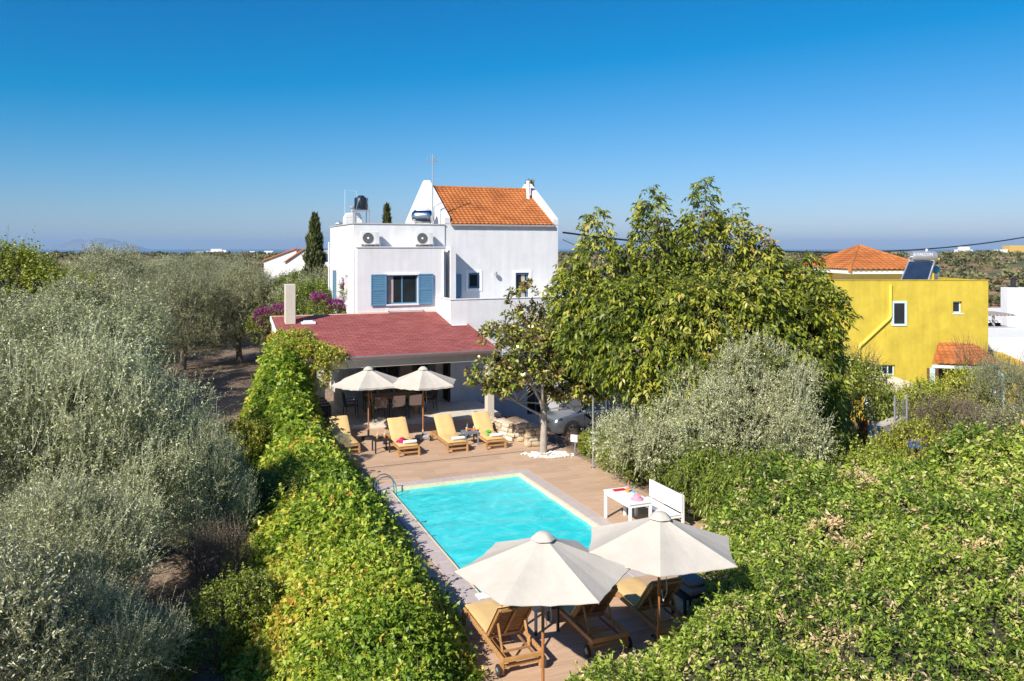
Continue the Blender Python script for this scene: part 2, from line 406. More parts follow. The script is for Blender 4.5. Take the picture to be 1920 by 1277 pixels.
# ------------------------------------------------------------------ building helpers
def wall_y(mb, x0, x1, z0, z1, y0, y1, ops=()):
    """wall of thickness y0..y1 facing -y with rectangular openings (xa, xb, za, zb)"""
    xs = sorted({x0, x1, *[min(max(a, x0), x1) for o_ in ops for a in o_[:2]]}); zs = sorted({z0, z1, *[min(max(a, z0), z1) for o_ in ops for a in o_[2:]]})
    for xa, xb in zip(xs, xs[1:]):
        run = None
        for za, zb in zip(zs, zs[1:]):
            hole = any(o_[0] < (xa+xb)/2 < o_[1] and o_[2] < (za+zb)/2 < o_[3] for o_ in ops)
            if hole:
                if run: mb.box(xa, xb, y0, y1, *run); run = None
            else: run = (run[0], zb) if run else (za, zb)
        if run: mb.box(xa, xb, y0, y1, *run)
def wall_x(mb, y0, y1, z0, z1, x0, x1, ops=()):
    t = MB(); wall_y(t, y0, y1, z0, z1, x0, x1, ops); n0 = len(mb.v)
    mb.add([(p[1], p[0], p[2]) for p in t.v], [f[::-1] for f in t.f])
def window(parent, x0, x1, z0, z1, y, frame_m, glass_m, mull=1, depth=.12, fw=.055, curt=False, name='window'):
    f = MB()
    f.box(x0, x1, y, y+.06, z0, z0+fw); f.box(x0, x1, y, y+.06, z1-fw, z1); f.box(x0, x0+fw, y+.001, y+.059, z0+fw, z1-fw); f.box(x1-fw, x1, y+.001, y+.059, z0+fw, z1-fw)
    for i in range(mull):
        xm = x0+(x1-x0)*(i+1)/(mull+1); f.box(xm-fw*.5, xm+fw*.5, y+.001, y+.059, z0+fw, z1-fw)
    fr = f.obj(name, frame_m, parent)
    MB().box(x0+fw, x1-fw, y+.025, y+.035, z0+fw, z1-fw).obj('pane', glass_m, fr)
    if curt:
        c = MB(); xa, xb = curt; n_ = 14
        for i in range(n_):
            a = xa+(xb-xa)*i/n_; bb = xa+(xb-xa)*(i+1)/n_
            c.quad((a, y+.015+.008*(i % 2), z0+fw), (bb, y+.015+.008*((i+1) % 2), z0+fw), (bb, y+.015+.008*((i+1) % 2), z1-fw), (a, y+.015+.008*(i % 2), z1-fw))
        c.obj('curtain', curtain, fr, recalc=False)
    return fr
def shutter(parent, x0, x1, z0, z1, y, n_=17, m=None):
    m = m or blue_paint; s = MB(); w_ = .06
    s.box(x0, x0+w_, y-.035, y, z0, z1); s.box(x1-w_, x1, y-.035, y, z0, z1)
    for za, zb in ((z0, z0+w_), (z1-w_, z1), ((z0+z1)/2-w_/2, (z0+z1)/2+w_/2)): s.box(x0+w_, x1-w_, y-.034, y-.001, za, zb)
    sh = s.obj('shutter', m, parent, bevel=.004); lv = MB()
    zz = z0+w_; dz = (z1-z0-2*w_)/n_
    for i in range(n_):
        a = zz+dz*i; lv.add([(x0+w_, y-.030, a), (x1-w_, y-.030, a), (x1-w_, y-.006, a+dz*.95), (x0+w_, y-.006, a+dz*.95), (x0+w_, y-.024, a), (x1-w_, y-.024, a), (x1-w_, y, a+dz*.95), (x0+w_, y, a+dz*.95)],
                           [(0, 1, 2, 3), (7, 6, 5, 4), (0, 4, 5, 1), (2, 6, 7, 3)])
    lv.obj('louvres', m, sh, recalc=False, kind='stuff')
    return sh
def tile_roof(mb, e0, e1, r0, r1, rows=15, pitch=.24, amp=.035, step=.035, seg=6):
    """barrel tiles between eave e0-e1 and ridge r0-r1: each row a corrugated strip lapping over the one below"""
    e0, e1, r0, r1 = map(Vector, (e0, e1, r0, r1)); nrm = (e1-e0).cross(r0-e0).normalized()
    if nrm.z < 0: nrm = -nrm
    du = (e1-e0).normalized(); rnd_ = random.Random(3)
    for i in range(rows):
        t0, t1 = i/rows-(.12/rows if i else 0), (i+1)/rows
        a0, b0 = e0.lerp(r0, t0), e1.lerp(r1, t0); a1, b1 = e0.lerp(r0, t1), e1.lerp(r1, t1)
        s0, s1 = (a0-e0).dot(du), (b0-e0).dot(du); n0 = math.floor(s0/pitch*seg); n1 = math.ceil(s1/pitch*seg)
        lo, hi = [], []
        t0a, t0b = (a1-e0).dot(du), (b1-e0).dot(du)
        for k_ in range(n0, n1+1):
            s = k_*pitch/seg; ph = abs(math.sin(math.pi*s/pitch)); h = amp*ph; jig = (rnd_.random()-.5)*.006
            sl = min(max(s, s0), s1); sh = min(max(s, t0a), t0b)
            if sl == s or True:
                lo.append(a0+du*(sl-s0)+nrm*(h+step+jig)); hi.append(a1+du*(sh-t0a)+nrm*(h*.95))
        m_ = len(lo); vs_ = lo+hi+[p-nrm*step*1.1 for p in lo]
        mb.add(vs_, [(k_, k_+1, m_+k_+1, m_+k_) for k_ in range(m_-1)]+[(2*m_+k_, 2*m_+k_+1, k_+1, k_) for k_ in range(m_-1)])
# ------------------------------------------------------------------ the main white house (terrace coordinates)
hs = thing('white_house', 'large white two storey house with orange tiled gable and blue shutters behind the pool', 'house', (OX, OY, 0), TH)
WZ = -1.0
# bay block
BW = dict(op=(2.98, 4.36, 4.16, 5.42))
mb = MB()
gops = [(2.45, 3.55, .95, 2.35), (4.1, 4.85, .15, 2.35), (.35, 1.25, .15, 2.3)]
wall_y(mb, 1.70, 5.65, -.5, 6.62, 12.5, 12.75, gops[:2]+[(2.98, 4.36, 4.16, 5.42)])
wall_x(mb, 12.75, 19.44, -.5, 6.62, 1.70, 1.95, [(14.7, 15.3, 4.1, 5.35), (17.6, 18.5, 4.1, 5.5)])
mb.box(5.40, 5.65, 12.75, 13.45, -.5, 6.62)
mb.box(1.95, 5.40, 12.75, 13.4, 6.4, 6.62)               # bay roof ledge
mb.box(1.95, 5.40, 12.75, 19.2, 3.2, 3.4)
mb.box(5.88, 6.13, 12.5, 13.44, 3.3, 6.65)               # fin wall beside the balcony door
mb.obj('wall', white_wall, hs)
# parapet block
mb = MB(); wall_y(mb, 1.72, 5.89, 6.62, 7.66, 13.4, 13.6); mb.box(1.72, 1.92, 13.6, 19.42, 6.625, 7.66); mb.box(1.92, 5.89, 19.2, 19.4, 6.62, 7.66)
mb.box(1.92, 5.88, 13.6, 19.2, 6.62, 6.8); mb.obj('parapet', white_wall, hs)
mb = MB(); mb.box(1.68, 5.89, 13.36, 13.64, 7.66, 7.70); mb.box(1.68, 1.96, 13.64, 19.46, 7.66, 7.70); mb.box(1.96, 5.89, 19.16, 19.44, 7.66, 7.70)
mb.obj('coping', M('grey_coping', (.50, .47, .44), .7, .1), hs)
mb = MB(); mb.box(1.66, 5.69, 12.46, 12.78, 6.622, 6.66); mb.obj('coping', white_paint, hs)
# tall block with gable roof
GU0, GU1, GV0, GV1 = 5.9, 11.66, 13.45, 20.2; RV = (GV0+GV1)/2; EZ, RZ_ = 7.72, 9.62
mb = MB()
wall_y(mb, GU0, GU1, 3.2, EZ, GV0, GV0+.25, [(7.05, 7.60, 4.72, 5.45), (9.42, 10.12, 3.45, 5.42), (6.30, 7.0-.33, 3.4, 5.35)])
mb.box(GU1-.25, GU1, GV0+.25, GV1, 3.2, EZ); mb.box(GU0, GU1, GV1, GV1+.25, -.5, EZ); mb.box(GU0, GU0+.25, GV0+.25, GV1, 3.2, EZ)
mb.obj('wall', white_wall, hs)
mb = MB()
for ua, ub in ((GU0-.002, GU0+.26), (GU1-.26, GU1+.003)):
    mb.prism([(GV0-.02, EZ+.002), (GV0-.02, EZ+.28), (RV-.16, RZ_+.34), (RV+.16, RZ_+.34), (GV1+.27, EZ+.28), (GV1+.27, EZ+.002)], ua, ub, 'x')
mb.obj('gable_wall', white_wall, hs)
mb = MB(); tile_roof(mb, (GU0+.27, GV0-.12, EZ-.02), (GU1-.27, GV0-.12, EZ-.02), (GU0+.27, RV, RZ_), (GU1-.27, RV, RZ_), 16, .215)
tile_roof(mb, (GU1-.27, GV1+.1, EZ), (GU0+.27, GV1+.1, EZ), (GU1-.27, RV, RZ_), (GU0+.27, RV, RZ_), 12, .43)
rf = mb.obj('roof', tile_orange, hs, kind='stuff', recalc=False)
mb = MB(); x = GU0+.28
while x < GU1-.3:
    e = min(x+.36, GU1-.27); mb.tube([(x, RV, RZ_+.015), (e, RV, RZ_+.03)], [.075, .09], 8); x += .34
mb.obj('ridge_tiles', tile_orange, hs, kind='stuff')
mb = MB(); mb.prism([(GV0-.14, EZ-.10), (GV0-.14, EZ-.03), (RV, RZ_-.03), (GV1+.1, EZ-.03), (GV1+.1, EZ-.10), (RV, RZ_-.12)], GU0+.262, GU1-.262, 'x'); mb.obj('roof_deck', M('roof_deck_board', (.35, .30, .27), .8, .1), hs)  # even grey brown boarding under the tiles
# ground floor block under the balcony
mb = MB()
wall_y(mb, 5.2, 11.66, -1.4, 3.28, 10.4, 10.62, [(6.75, 7.55, 1.25, 2.35), (8.7, 9.6, -.7, 1.5)])
mb.box(5.2, 5.42, 10.62, 12.5, -.5, 3.28); mb.box(11.44, 11.66, 10.62, 20.2, -1.4, 3.2)
mb.box(5.2, 11.66, 10.4, 13.45, 3.285, 3.42)
mb.obj('wall', white_wall, hs)
mb = MB(); mb.box(5.2, 11.66, 10.4, 10.56, 3.423, 4.42); mb.box(5.2, 5.36, 10.56, 12.5, 3.423, 4.42); mb.box(11.5, 11.66, 10.56, 13.45, 3.423, 4.42); mb.obj('balcony_parapet', white_wall, hs)
mb = MB(); mb.box(5.17, 11.69, 10.37, 10.59, 4.42, 4.45); mb.box(5.17, 5.39, 10.59, 12.498, 4.42, 4.45); mb.obj('coping', white_paint, hs)
# windows and doors
window(hs, 2.98, 4.36, 4.16, 5.42, 12.56, blue_paint, dark_glass, 1, curt=(3.04, 3.28))
MB().box(2.88, 4.46, 12.44, 12.498, 5.42, 5.50).obj('lintel', white_paint, hs); MB().box(2.94, 4.40, 12.42, 12.5, 4.10, 4.158).obj('sill', white_paint, hs)
shutter(hs, 2.28, 2.96, 4.10, 5.46, 12.46); shutter(hs, 4.38, 5.06, 4.10, 5.46, 12.46)
mb = MB(); mb.tube([(3.0, 12.40, 3.86), (4.6, 12.40, 3.86)], .014, 6); mb.bar((3.02, 12.4, 3.86), (3.02, 12.5, 3.9), .03, .03); mb.bar((4.58, 12.4, 3.86), (4.58, 12.5, 3.9), .03, .03); mb.obj('clothes_rail', galv, hs)
# small bathroom window with wide white surround, balcony opening, blue door
window(hs, 7.08, 7.57, 4.75, 5.42, 13.50, blue_paint, dark_glass, 0)
mb = MB(); mb.box(6.92, 7.73, 13.425, 13.448, 5.45, 5.58); mb.box(6.92, 7.73, 13.425, 13.448, 4.60, 4.72); mb.box(6.92, 7.05, 13.425, 13.448, 4.72, 5.45); mb.box(7.60, 7.73, 13.425, 13.448, 4.72, 5.45); mb.obj('window_surround', white_paint, hs)
window(hs, 9.46, 10.08, 3.45, 5.38, 13.54, blue_paint, dark_glass, 0, curt=(9.75, 9.95))
mb = MB(); mb.box(9.29, 10.25, 13.425, 13.448, 5.42, 5.55); mb.box(9.29, 9.42, 13.425, 13.448, 3.43, 5.42); mb.box(10.12, 10.25, 13.425, 13.448, 3.43, 5.42); mb.obj('window_surround', white_paint, hs)
dm = MB(); dm.box(6.14, 6.70, 13.38, 13.43, 3.43, 5.38); do = dm.obj('door', blue_paint, hs, bevel=.006)
MB().box(6.62, 6.65, 13.33, 13.378, 4.28, 4.40).obj('handle', steel, do)
lf = MB(); lf.lathe([(.05, 0), (.09, .05), (.09, .16), (.03, .2)], 10, (8.35, 13.3, 5.30)); lf.bar((8.35, 13.3, 5.4), (8.35, 13.45, 5.42), .04, .04); lf.obj('wall_lamp', galv, hs)
# left side window and shutter
mb = MB(); mb.box(1.80, 1.88, 14.7, 15.3, 4.1, 5.35); mb.obj('window', curtain, hs)
mb = MB(); mb.box(1.64, 1.70, 14.66, 15.34, 4.03, 4.10); mb.obj('sill', white_paint, hs)
mb = MB(); mb.box(1.60, 1.64, 17.5, 18.0, 4.05, 5.5); mb.obj('shutter', blue_paint, hs, bevel=.004)
mb = MB(); mb.box(1.80, 1.86, 17.6, 18.5, 4.1, 5.5); mb.obj('window', dark_glass, hs)
# downpipes
for uu, vv_, z0, z1 in ((1.64, 13.1, 3.7, 6.55), (1.64, 19.35, 3.0, 6.9), (5.52, 12.44, 4.4, 6.5)):
    p = MB(); p.tube([(uu, vv_, z0), (uu, vv_, z1)], .035, 8)
    for zz in (z0+.6, z1-.5): p.lathe([(.045, 0), (.045, .04)], 8, (uu, vv_, zz))
    p.obj('downpipe', white_paint, hs)
# ground floor openings under the porch
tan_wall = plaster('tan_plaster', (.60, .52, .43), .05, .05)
window(hs, 2.45, 3.55, .95, 2.35, 12.58, M('grey_aluminium', (.10, .11, .12), .4, .1), dark_glass, 1, name='window')
window(hs, 4.1, 4.85, .152, 2.35, 12.58, M('grey_aluminium_door', (.10, .11, .12), .4, .1), dark_glass, 1, name='glass_door')
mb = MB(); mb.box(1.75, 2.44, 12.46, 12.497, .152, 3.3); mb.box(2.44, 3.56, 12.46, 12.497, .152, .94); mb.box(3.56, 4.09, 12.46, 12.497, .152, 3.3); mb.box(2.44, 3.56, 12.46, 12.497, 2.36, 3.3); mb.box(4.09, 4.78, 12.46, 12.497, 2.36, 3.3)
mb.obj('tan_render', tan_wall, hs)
window(hs, 6.75, 7.55, 1.25, 2.35, 10.48, blue_paint, dark_glass, 1)
window(hs, 8.7, 9.6, -.7, 1.5, 10.48, blue_paint, dark_glass, 1, name='glass_door')
mb = MB(); mb.box(4.78, 5.19, 11.2, 12.455, .152, 3.2); mb.obj('wall_pier', white_wall, hs)
mb = MB(); mb.box(5.10, 5.185, 10.45, 11.15, .155, 2.5); mb.obj('dark_doorway', M('doorway_dark', (.05, .04, .035), .9, .2), hs)  # near-black slab: the dark of an open doorway put into its colour
# ------------------------------------------------------------------ porch with red shingle roof
pr = thing('porch', 'open porch with red shingled lean-to roof along the front of the white house', 'porch', (OX, OY, 0), TH)
EV, EZP, SL = 6.80, 2.72, .185
def zr(v_): return EZP+(v_-EV)*SL
red_m, n, b, o = new_mat('red_shingle')
tc = n.nodes.new('ShaderNodeTexCoord'); mp = n.nodes.new('ShaderNodeMapping'); n.links.new(tc.outputs['Object'], mp.inputs[0])
br = n.nodes.new('ShaderNodeTexBrick'); br.inputs['Scale'].default_value = 1; br.inputs['Brick Width'].default_value = .33; br.inputs['Row Height'].default_value = .19
br.inputs['Mortar Size'].default_value = .012; br.inputs['Color1'].default_value = (.29, .070, .060, 1); br.inputs['Color2'].default_value = (.37, .115, .098, 1); br.inputs['Mortar'].default_value = (.14, .03, .03, 1)
n.links.new(mp.outputs[0], br.inputs['Vector'])
t = noise(n, tc.outputs['Object'], .9, 6, .6); r = ramp(n, [(.3, (.86, .84, .84)), (.7, (1.08, 1.08, 1.08))]); n.links.new(t.outputs['Fac'], r.inputs[0])
mx = n.nodes.new('ShaderNodeMix'); mx.data_type = 'RGBA'; mx.blend_type = 'MULTIPLY'; mx.inputs[0].default_value = 1
n.links.new(br.outputs[0], mx.inputs[6]); n.links.new(r.outputs[0], mx.inputs[7]); n.links.new(mx.outputs[2], b.inputs['Base Color']); b.inputs['Roughness'].default_value = .85
mb = MB(); PU0, PU1 = -1.85, 5.92
v0 = EV; i = 0
while v0 < 12.45:
    v1 = min(v0+.19, 12.495)
    ue = PU1 if v1 <= 10.38 else 5.19
    us = PU1 if v0 < 10.3 and v1 > 10.38 else ue
    off = .020
    mb.add([(PU0, v0, zr(v0)+off), (ue, v0, zr(v0)+off), (ue, v1+.01, zr(v1+.01)+.001), (PU0, v1+.01, zr(v1+.01)+.001), (PU0, v0, zr(v0)-.012), (ue, v0, zr(v0)-.012)],
           [(0, 1, 2, 3), (4, 5, 1, 0)])
    v0 = v1; i += 1
    if v1 >= 12.49: break
mb.obj('shingle_roof', red_m, pr, recalc=False, kind='stuff')
mb = MB(); mb.prism([(EV+.02, zr(EV)-.14), (EV+.02, zr(EV)-.016), (10.38, zr(10.38)-.016), (10.38, zr(10.38)-.14)], PU0+.02, PU1-.02, 'x')
mb.prism([(10.382, zr(10.38)-.14), (10.382, zr(10.38)-.016), (12.44, zr(12.44)-.016), (12.44, zr(12.44)-.14)], PU0+.02, 5.18, 'x'); mb.obj('ceiling', white_wall, pr)
mb = MB(); mb.box(PU0+.05, PU1-.08, EV+.12, EV+.34, 2.30, 2.59); mb.obj('beam', M('cream_beam', (.55, .48, .38), .8, .08), pr, bevel=.01)
mb = MB(); mb.prism([(EV-.1, zr(EV)-.09), (EV-.10, zr(EV)-.02), (EV-.085, zr(EV)-.02), (EV-.085, zr(EV)-.075), (EV+.0, zr(EV)-.075), (EV+.0, zr(EV)-.09)], PU0, PU1, 'x'); mb.obj('gutter', M('brown_gutter', (.17, .10, .09), .4, .1), pr)
mb = MB(); mb.box(PU0, PU1, EV-.012, EV-.002, zr(EV)-.03, zr(EV)+.012); mb.obj('drip_edge', galv, pr)
mb = MB(); mb.prism([(EV, zr(EV)-.15), (EV, zr(EV)+.03), (12.49, zr(12.49)+.03), (12.49, zr(12.49)-.15)], PU0-.05, PU0-.002, 'x'); mb.obj('verge_board', white_paint, pr)
mb = MB(); mb.prism([(EV, zr(EV)-.15), (EV, zr(EV)+.02), (10.38, zr(10.38)+.02), (10.38, zr(10.38)-.15)], PU1+.002, PU1+.04, 'x'); mb.obj('verge_board', M('red_verge', (.35, .06, .05), .6, .1), pr)
mb = MB(); mb.box(PU0, 1.69, 12.5, 12.53, zr(12.5)-.13, zr(12.5)+.03); mb.box(1.71, 5.19, 12.455, 12.497, zr(12.45)+.006, zr(12.45)+.07); mb.obj('flashing', M('salmon_flashing', (.72, .52, .42), .7, .06), pr)
mb = MB(); mb.box(5.55, 5.83, 6.95, 7.25, .0, 2.298); mb.obj('pillar', cream_wall, pr, bevel=.01)
mb = MB(); mb.box(-1.5, -1.2, 6.95, 7.25, .0, 2.298); mb.obj('pillar', cream_wall, pr, bevel=.01)
mb = MB(); wall_y(mb, -1.8, 1.69, .15, 3.45, 12.55, 12.75, [(.35, 1.2, .15, 2.3)]); mb.box(-1.80, -1.6, 7.6, 12.54, .15, 2.6); mb.obj('wall', white_wall, pr)
mb = MB(); mb.box(.7, .9, 10.6, 12.5, .152, 3.2); mb.obj('wall_pier', white_wall, pr)
# chimney and skylight
mb = MB(); mb.box(-1.42, -1.02, 11.3, 11.7, zr(11.2)-.05, 5.15); ch = mb.obj('chimney', cream_wall, pr, bevel=.012)
mb = MB(); mb.box(-.80, -.25, 11.1, 11.55, zr(11.2)+.0, zr(11.2)+.09); mb.box(-.70, -.35, 11.2, 11.45, zr(11.2)+.09, zr(11.2)+.14); mb.obj('skylight', white_paint, pr, bevel=.01)
# ------------------------------------------------------------------ things on the roofs and walls of the house
def ac_unit(u, v_, z, label):
    t = thing('air_conditioner', label, 'air conditioner', W(u, v_, z), TH, 'air conditioner units on the house')
    MB().box(-.40, .40, -.30, .0, .09, .66).obj('body', M('ac_white', (.70, .69, .66), .4, .03), t, bevel=.015)
    g_ = MB(); g_.lathe([(.235, 0), (.235, -.02), (.215, -.02), (.215, 0)], 24, (-.10, -.302, .375), 'y')
    for r_ in (.05, .085, .12, .155, .19): g_.lathe([(r_, -.012), (r_, -.02), (r_-.012, -.02), (r_-.012, -.012)], 20, (-.10, -.302, .375), 'y')
    for k_ in range(6):
        a = k_*math.pi/6; g_.bar((-.10-.22*math.cos(a), -.318, .375-.22*math.sin(a)), (-.10+.22*math.cos(a), -.318, .375+.22*math.sin(a)), .008, .008)
    g_.obj('fan_grille', M('ac_grille', (.20, .20, .20), .5, .1), t)
    MB().lathe([(.21, -.001), (.21, -.005)], 24, (-.10, -.302, .375), 'y').obj('fan_recess', M('ac_dark', (.06, .06, .06), .7, .1), t)
    MB().lathe([(.05, -.02), (.05, -.03)], 12, (-.10, -.302, .375), 'y').obj('badge', white_paint, t)
    bk = MB(); bk.box(-.33, -.28, -.32, -.02, .03, .088); bk.box(.20, .25, -.32, -.02, .03, .088); bk.box(-.36, .28, -.20, -.14, .0, .03); bk.obj('bracket', M('rusty_bracket', (.25, .16, .12), .8, .3), t)
    pp = MB(); pp.tube([(.40, -.15, .22), (.46, -.15, .18), (.46, -.12, .0)], .018, 6); pp.tube([(.40, -.12, .28), (.49, -.12, .22), (.49, -.10, .0)], .012, 6); pp.obj('pipe', white_paint, t)
    MB().box(.21, .395, -.312, -.30, .12, .63).obj('side_panel', M('ac_panel', (.62, .61, .58), .4, .03), t)
ac_unit(2.36, 13.26, 6.66, 'wall mounted air conditioner at the left end above the blue shuttered window')
ac_unit(4.80, 13.26, 6.66, 'wall mounted air conditioner beside the tall gabled block of the house')
# solar cylinder on the flat roof in front of the gable
t = thing('solar_cylinder', 'shiny round solar water cylinder on the flat roof in front of the white gable', 'water heater', W(5.2, 14.6, 6.85), TH-.5)
MB().lathe([(.05, -.52), (.20, -.50), (.30, -.40), (.32, -.25), (.32, .25), (.30, .40), (.20, .50), (.05, .52)], 24, (0, 0, 1.22), 'x').obj('tank', steel, t, smooth=True)
s_ = MB(); 
for x_ in (-.35, .35):
    s_.bar((x_, -.2, 0), (x_, 0, .95), .04, .04); s_.bar((x_, .3, 0), (x_, .02, .95), .04, .04)
s_.bar((-.4, -.1, .88), (.4, -.1, .88), .03, .03); s_.obj('stand', galv, t)
MB().box(-.3, .35, -.06, .06, 1.55, 1.60).obj('bracket', galv, t)
mb = MB(); mb.add([(-.6, -1.0, .02), (.6, -1.0, .02), (.6, -.25, .80), (-.6, -.25, .80), (-.6, -1.0, -.04), (.6, -1.0, -.04), (.6, -.25, .74), (-.6, -.25, .74)], [(0, 1, 2, 3), (7, 6, 5, 4), (0, 4, 5, 1), (1, 5, 6, 2), (2, 6, 7, 3), (3, 7, 4, 0)]); mb.obj('collector', dark_glass, t)
# black water tank on stand
t = thing('water_tank', 'black plastic water tank on a tall metal stand on the flat roof', 'water tank', W(2.0, 16.9, 7.02)+Vector((.72, .3, 0)), TH)
MB().lathe([(.30, 1.42), (.33, 1.46), (.33, 1.96), (.30, 2.0), (.16, 2.04), (.16, 2.10), (.08, 2.12)], 20).obj('tank', M('tank_black', (.012, .02, .032), .4, .1), t, smooth=True)
s_ = MB()
for a, b_ in ((-.32, -.32), (.32, -.32), (.32, .32), (-.32, .32)): s_.bar((a, b_, 0), (a, b_, 1.42), .04, .04)
s_.box(-.36, .36, -.36, .36, 1.36, 1.41); s_.bar((-.32, -.36, 1.42), (-.18, -.345, 2.0), .025, .02); s_.bar((.32, -.36, 1.42), (.18, -.345, 2.0), .025, .02)
s_.obj('stand', galv, t)
# roof chimneys
t = thing('roof_chimney', 'white domed chimney with grey cowl on the flat roof below the black tank', 'chimney', W(2.5, 17.6, 6.95), TH)
mb = MB(); mb.box(-.42, .42, -.3, .3, 0, 1.12); mb.prism([(-.42, 1.12), (.42, 1.12), (.30, 1.36), (-.30, 1.36)], -.3, .3, 'y'); mb.obj('stack', white_wall, t, bevel=.02)
mb = MB(); mb.lathe([(.10, 1.36), (.10, 1.62), (.17, 1.62), (.17, 1.70)], 12); mb.obj('cowl', galv, t)
t = thing('roof_chimney', 'small low white chimney with a capped top at the left end of the flat roof', 'chimney', W(1.72+.25, 18.4, 6.8), TH)
mb = MB(); mb.lathe([(.14, 0), (.14, .85)], 14); mb.obj('stack', white_wall, t)
mb = MB(); mb.lathe([(.12, .86), (.12, .98), (.24, 1.0), (.22, 1.04), (.02, 1.12)], 14); mb.obj('cowl', galv, t)
# aerials
t = thing('rooftop_aerial', 'thin goalpost shaped aerial pipe beside the black roof tank', 'aerial', W(1.9, 16.4, 6.8), TH)
MB().tube([(0, 0, 0), (0, 0, 2.55), (.55, .0, 2.5), (.55, 0, 2.3)], .012, 6).obj('pipe', pale_blue, t)
t = thing('aerial_mast', 'tall slim aerial mast with small antennas standing against the gable', 'aerial', W(5.42, 13.75, 7.0), TH)
MB().tube([(0, 0, 0), (0, 0, 3.9)], .03, 8).obj('mast', galv, t)
mb = MB(); mb.tube([(-.28, 0, 3.55), (.28, 0, 3.6)], .012, 6)
for x_, h_ in ((-.26, .22), (-.1, .3), (.1, .28), (.27, .24)): mb.tube([(x_, 0, 3.56-.06), (x_, 0, 3.56+h_)], .011, 6)
mb.tube([(0, -.25, 3.75), (0, .25, 3.75)], .01, 6); mb.obj('antenna', galv, t)
mb = MB(); mb.tube([(.1, .1, 0), (.1, .1, 1.5), (.55, .1, 1.75)], .014, 6); mb.obj('cable', black_metal, t)
# flue at right gable
t = thing('flue_pipe', 'slim white flue pipe on the right gable of the tiled roof', 'flue', W(11.15, 15.9, 9.0), TH)
MB().lathe([(.09, 0), (.09, .95), (.11, .95), (.11, 1.02), (.07, 1.04)], 12).obj('pipe', white_paint, t)
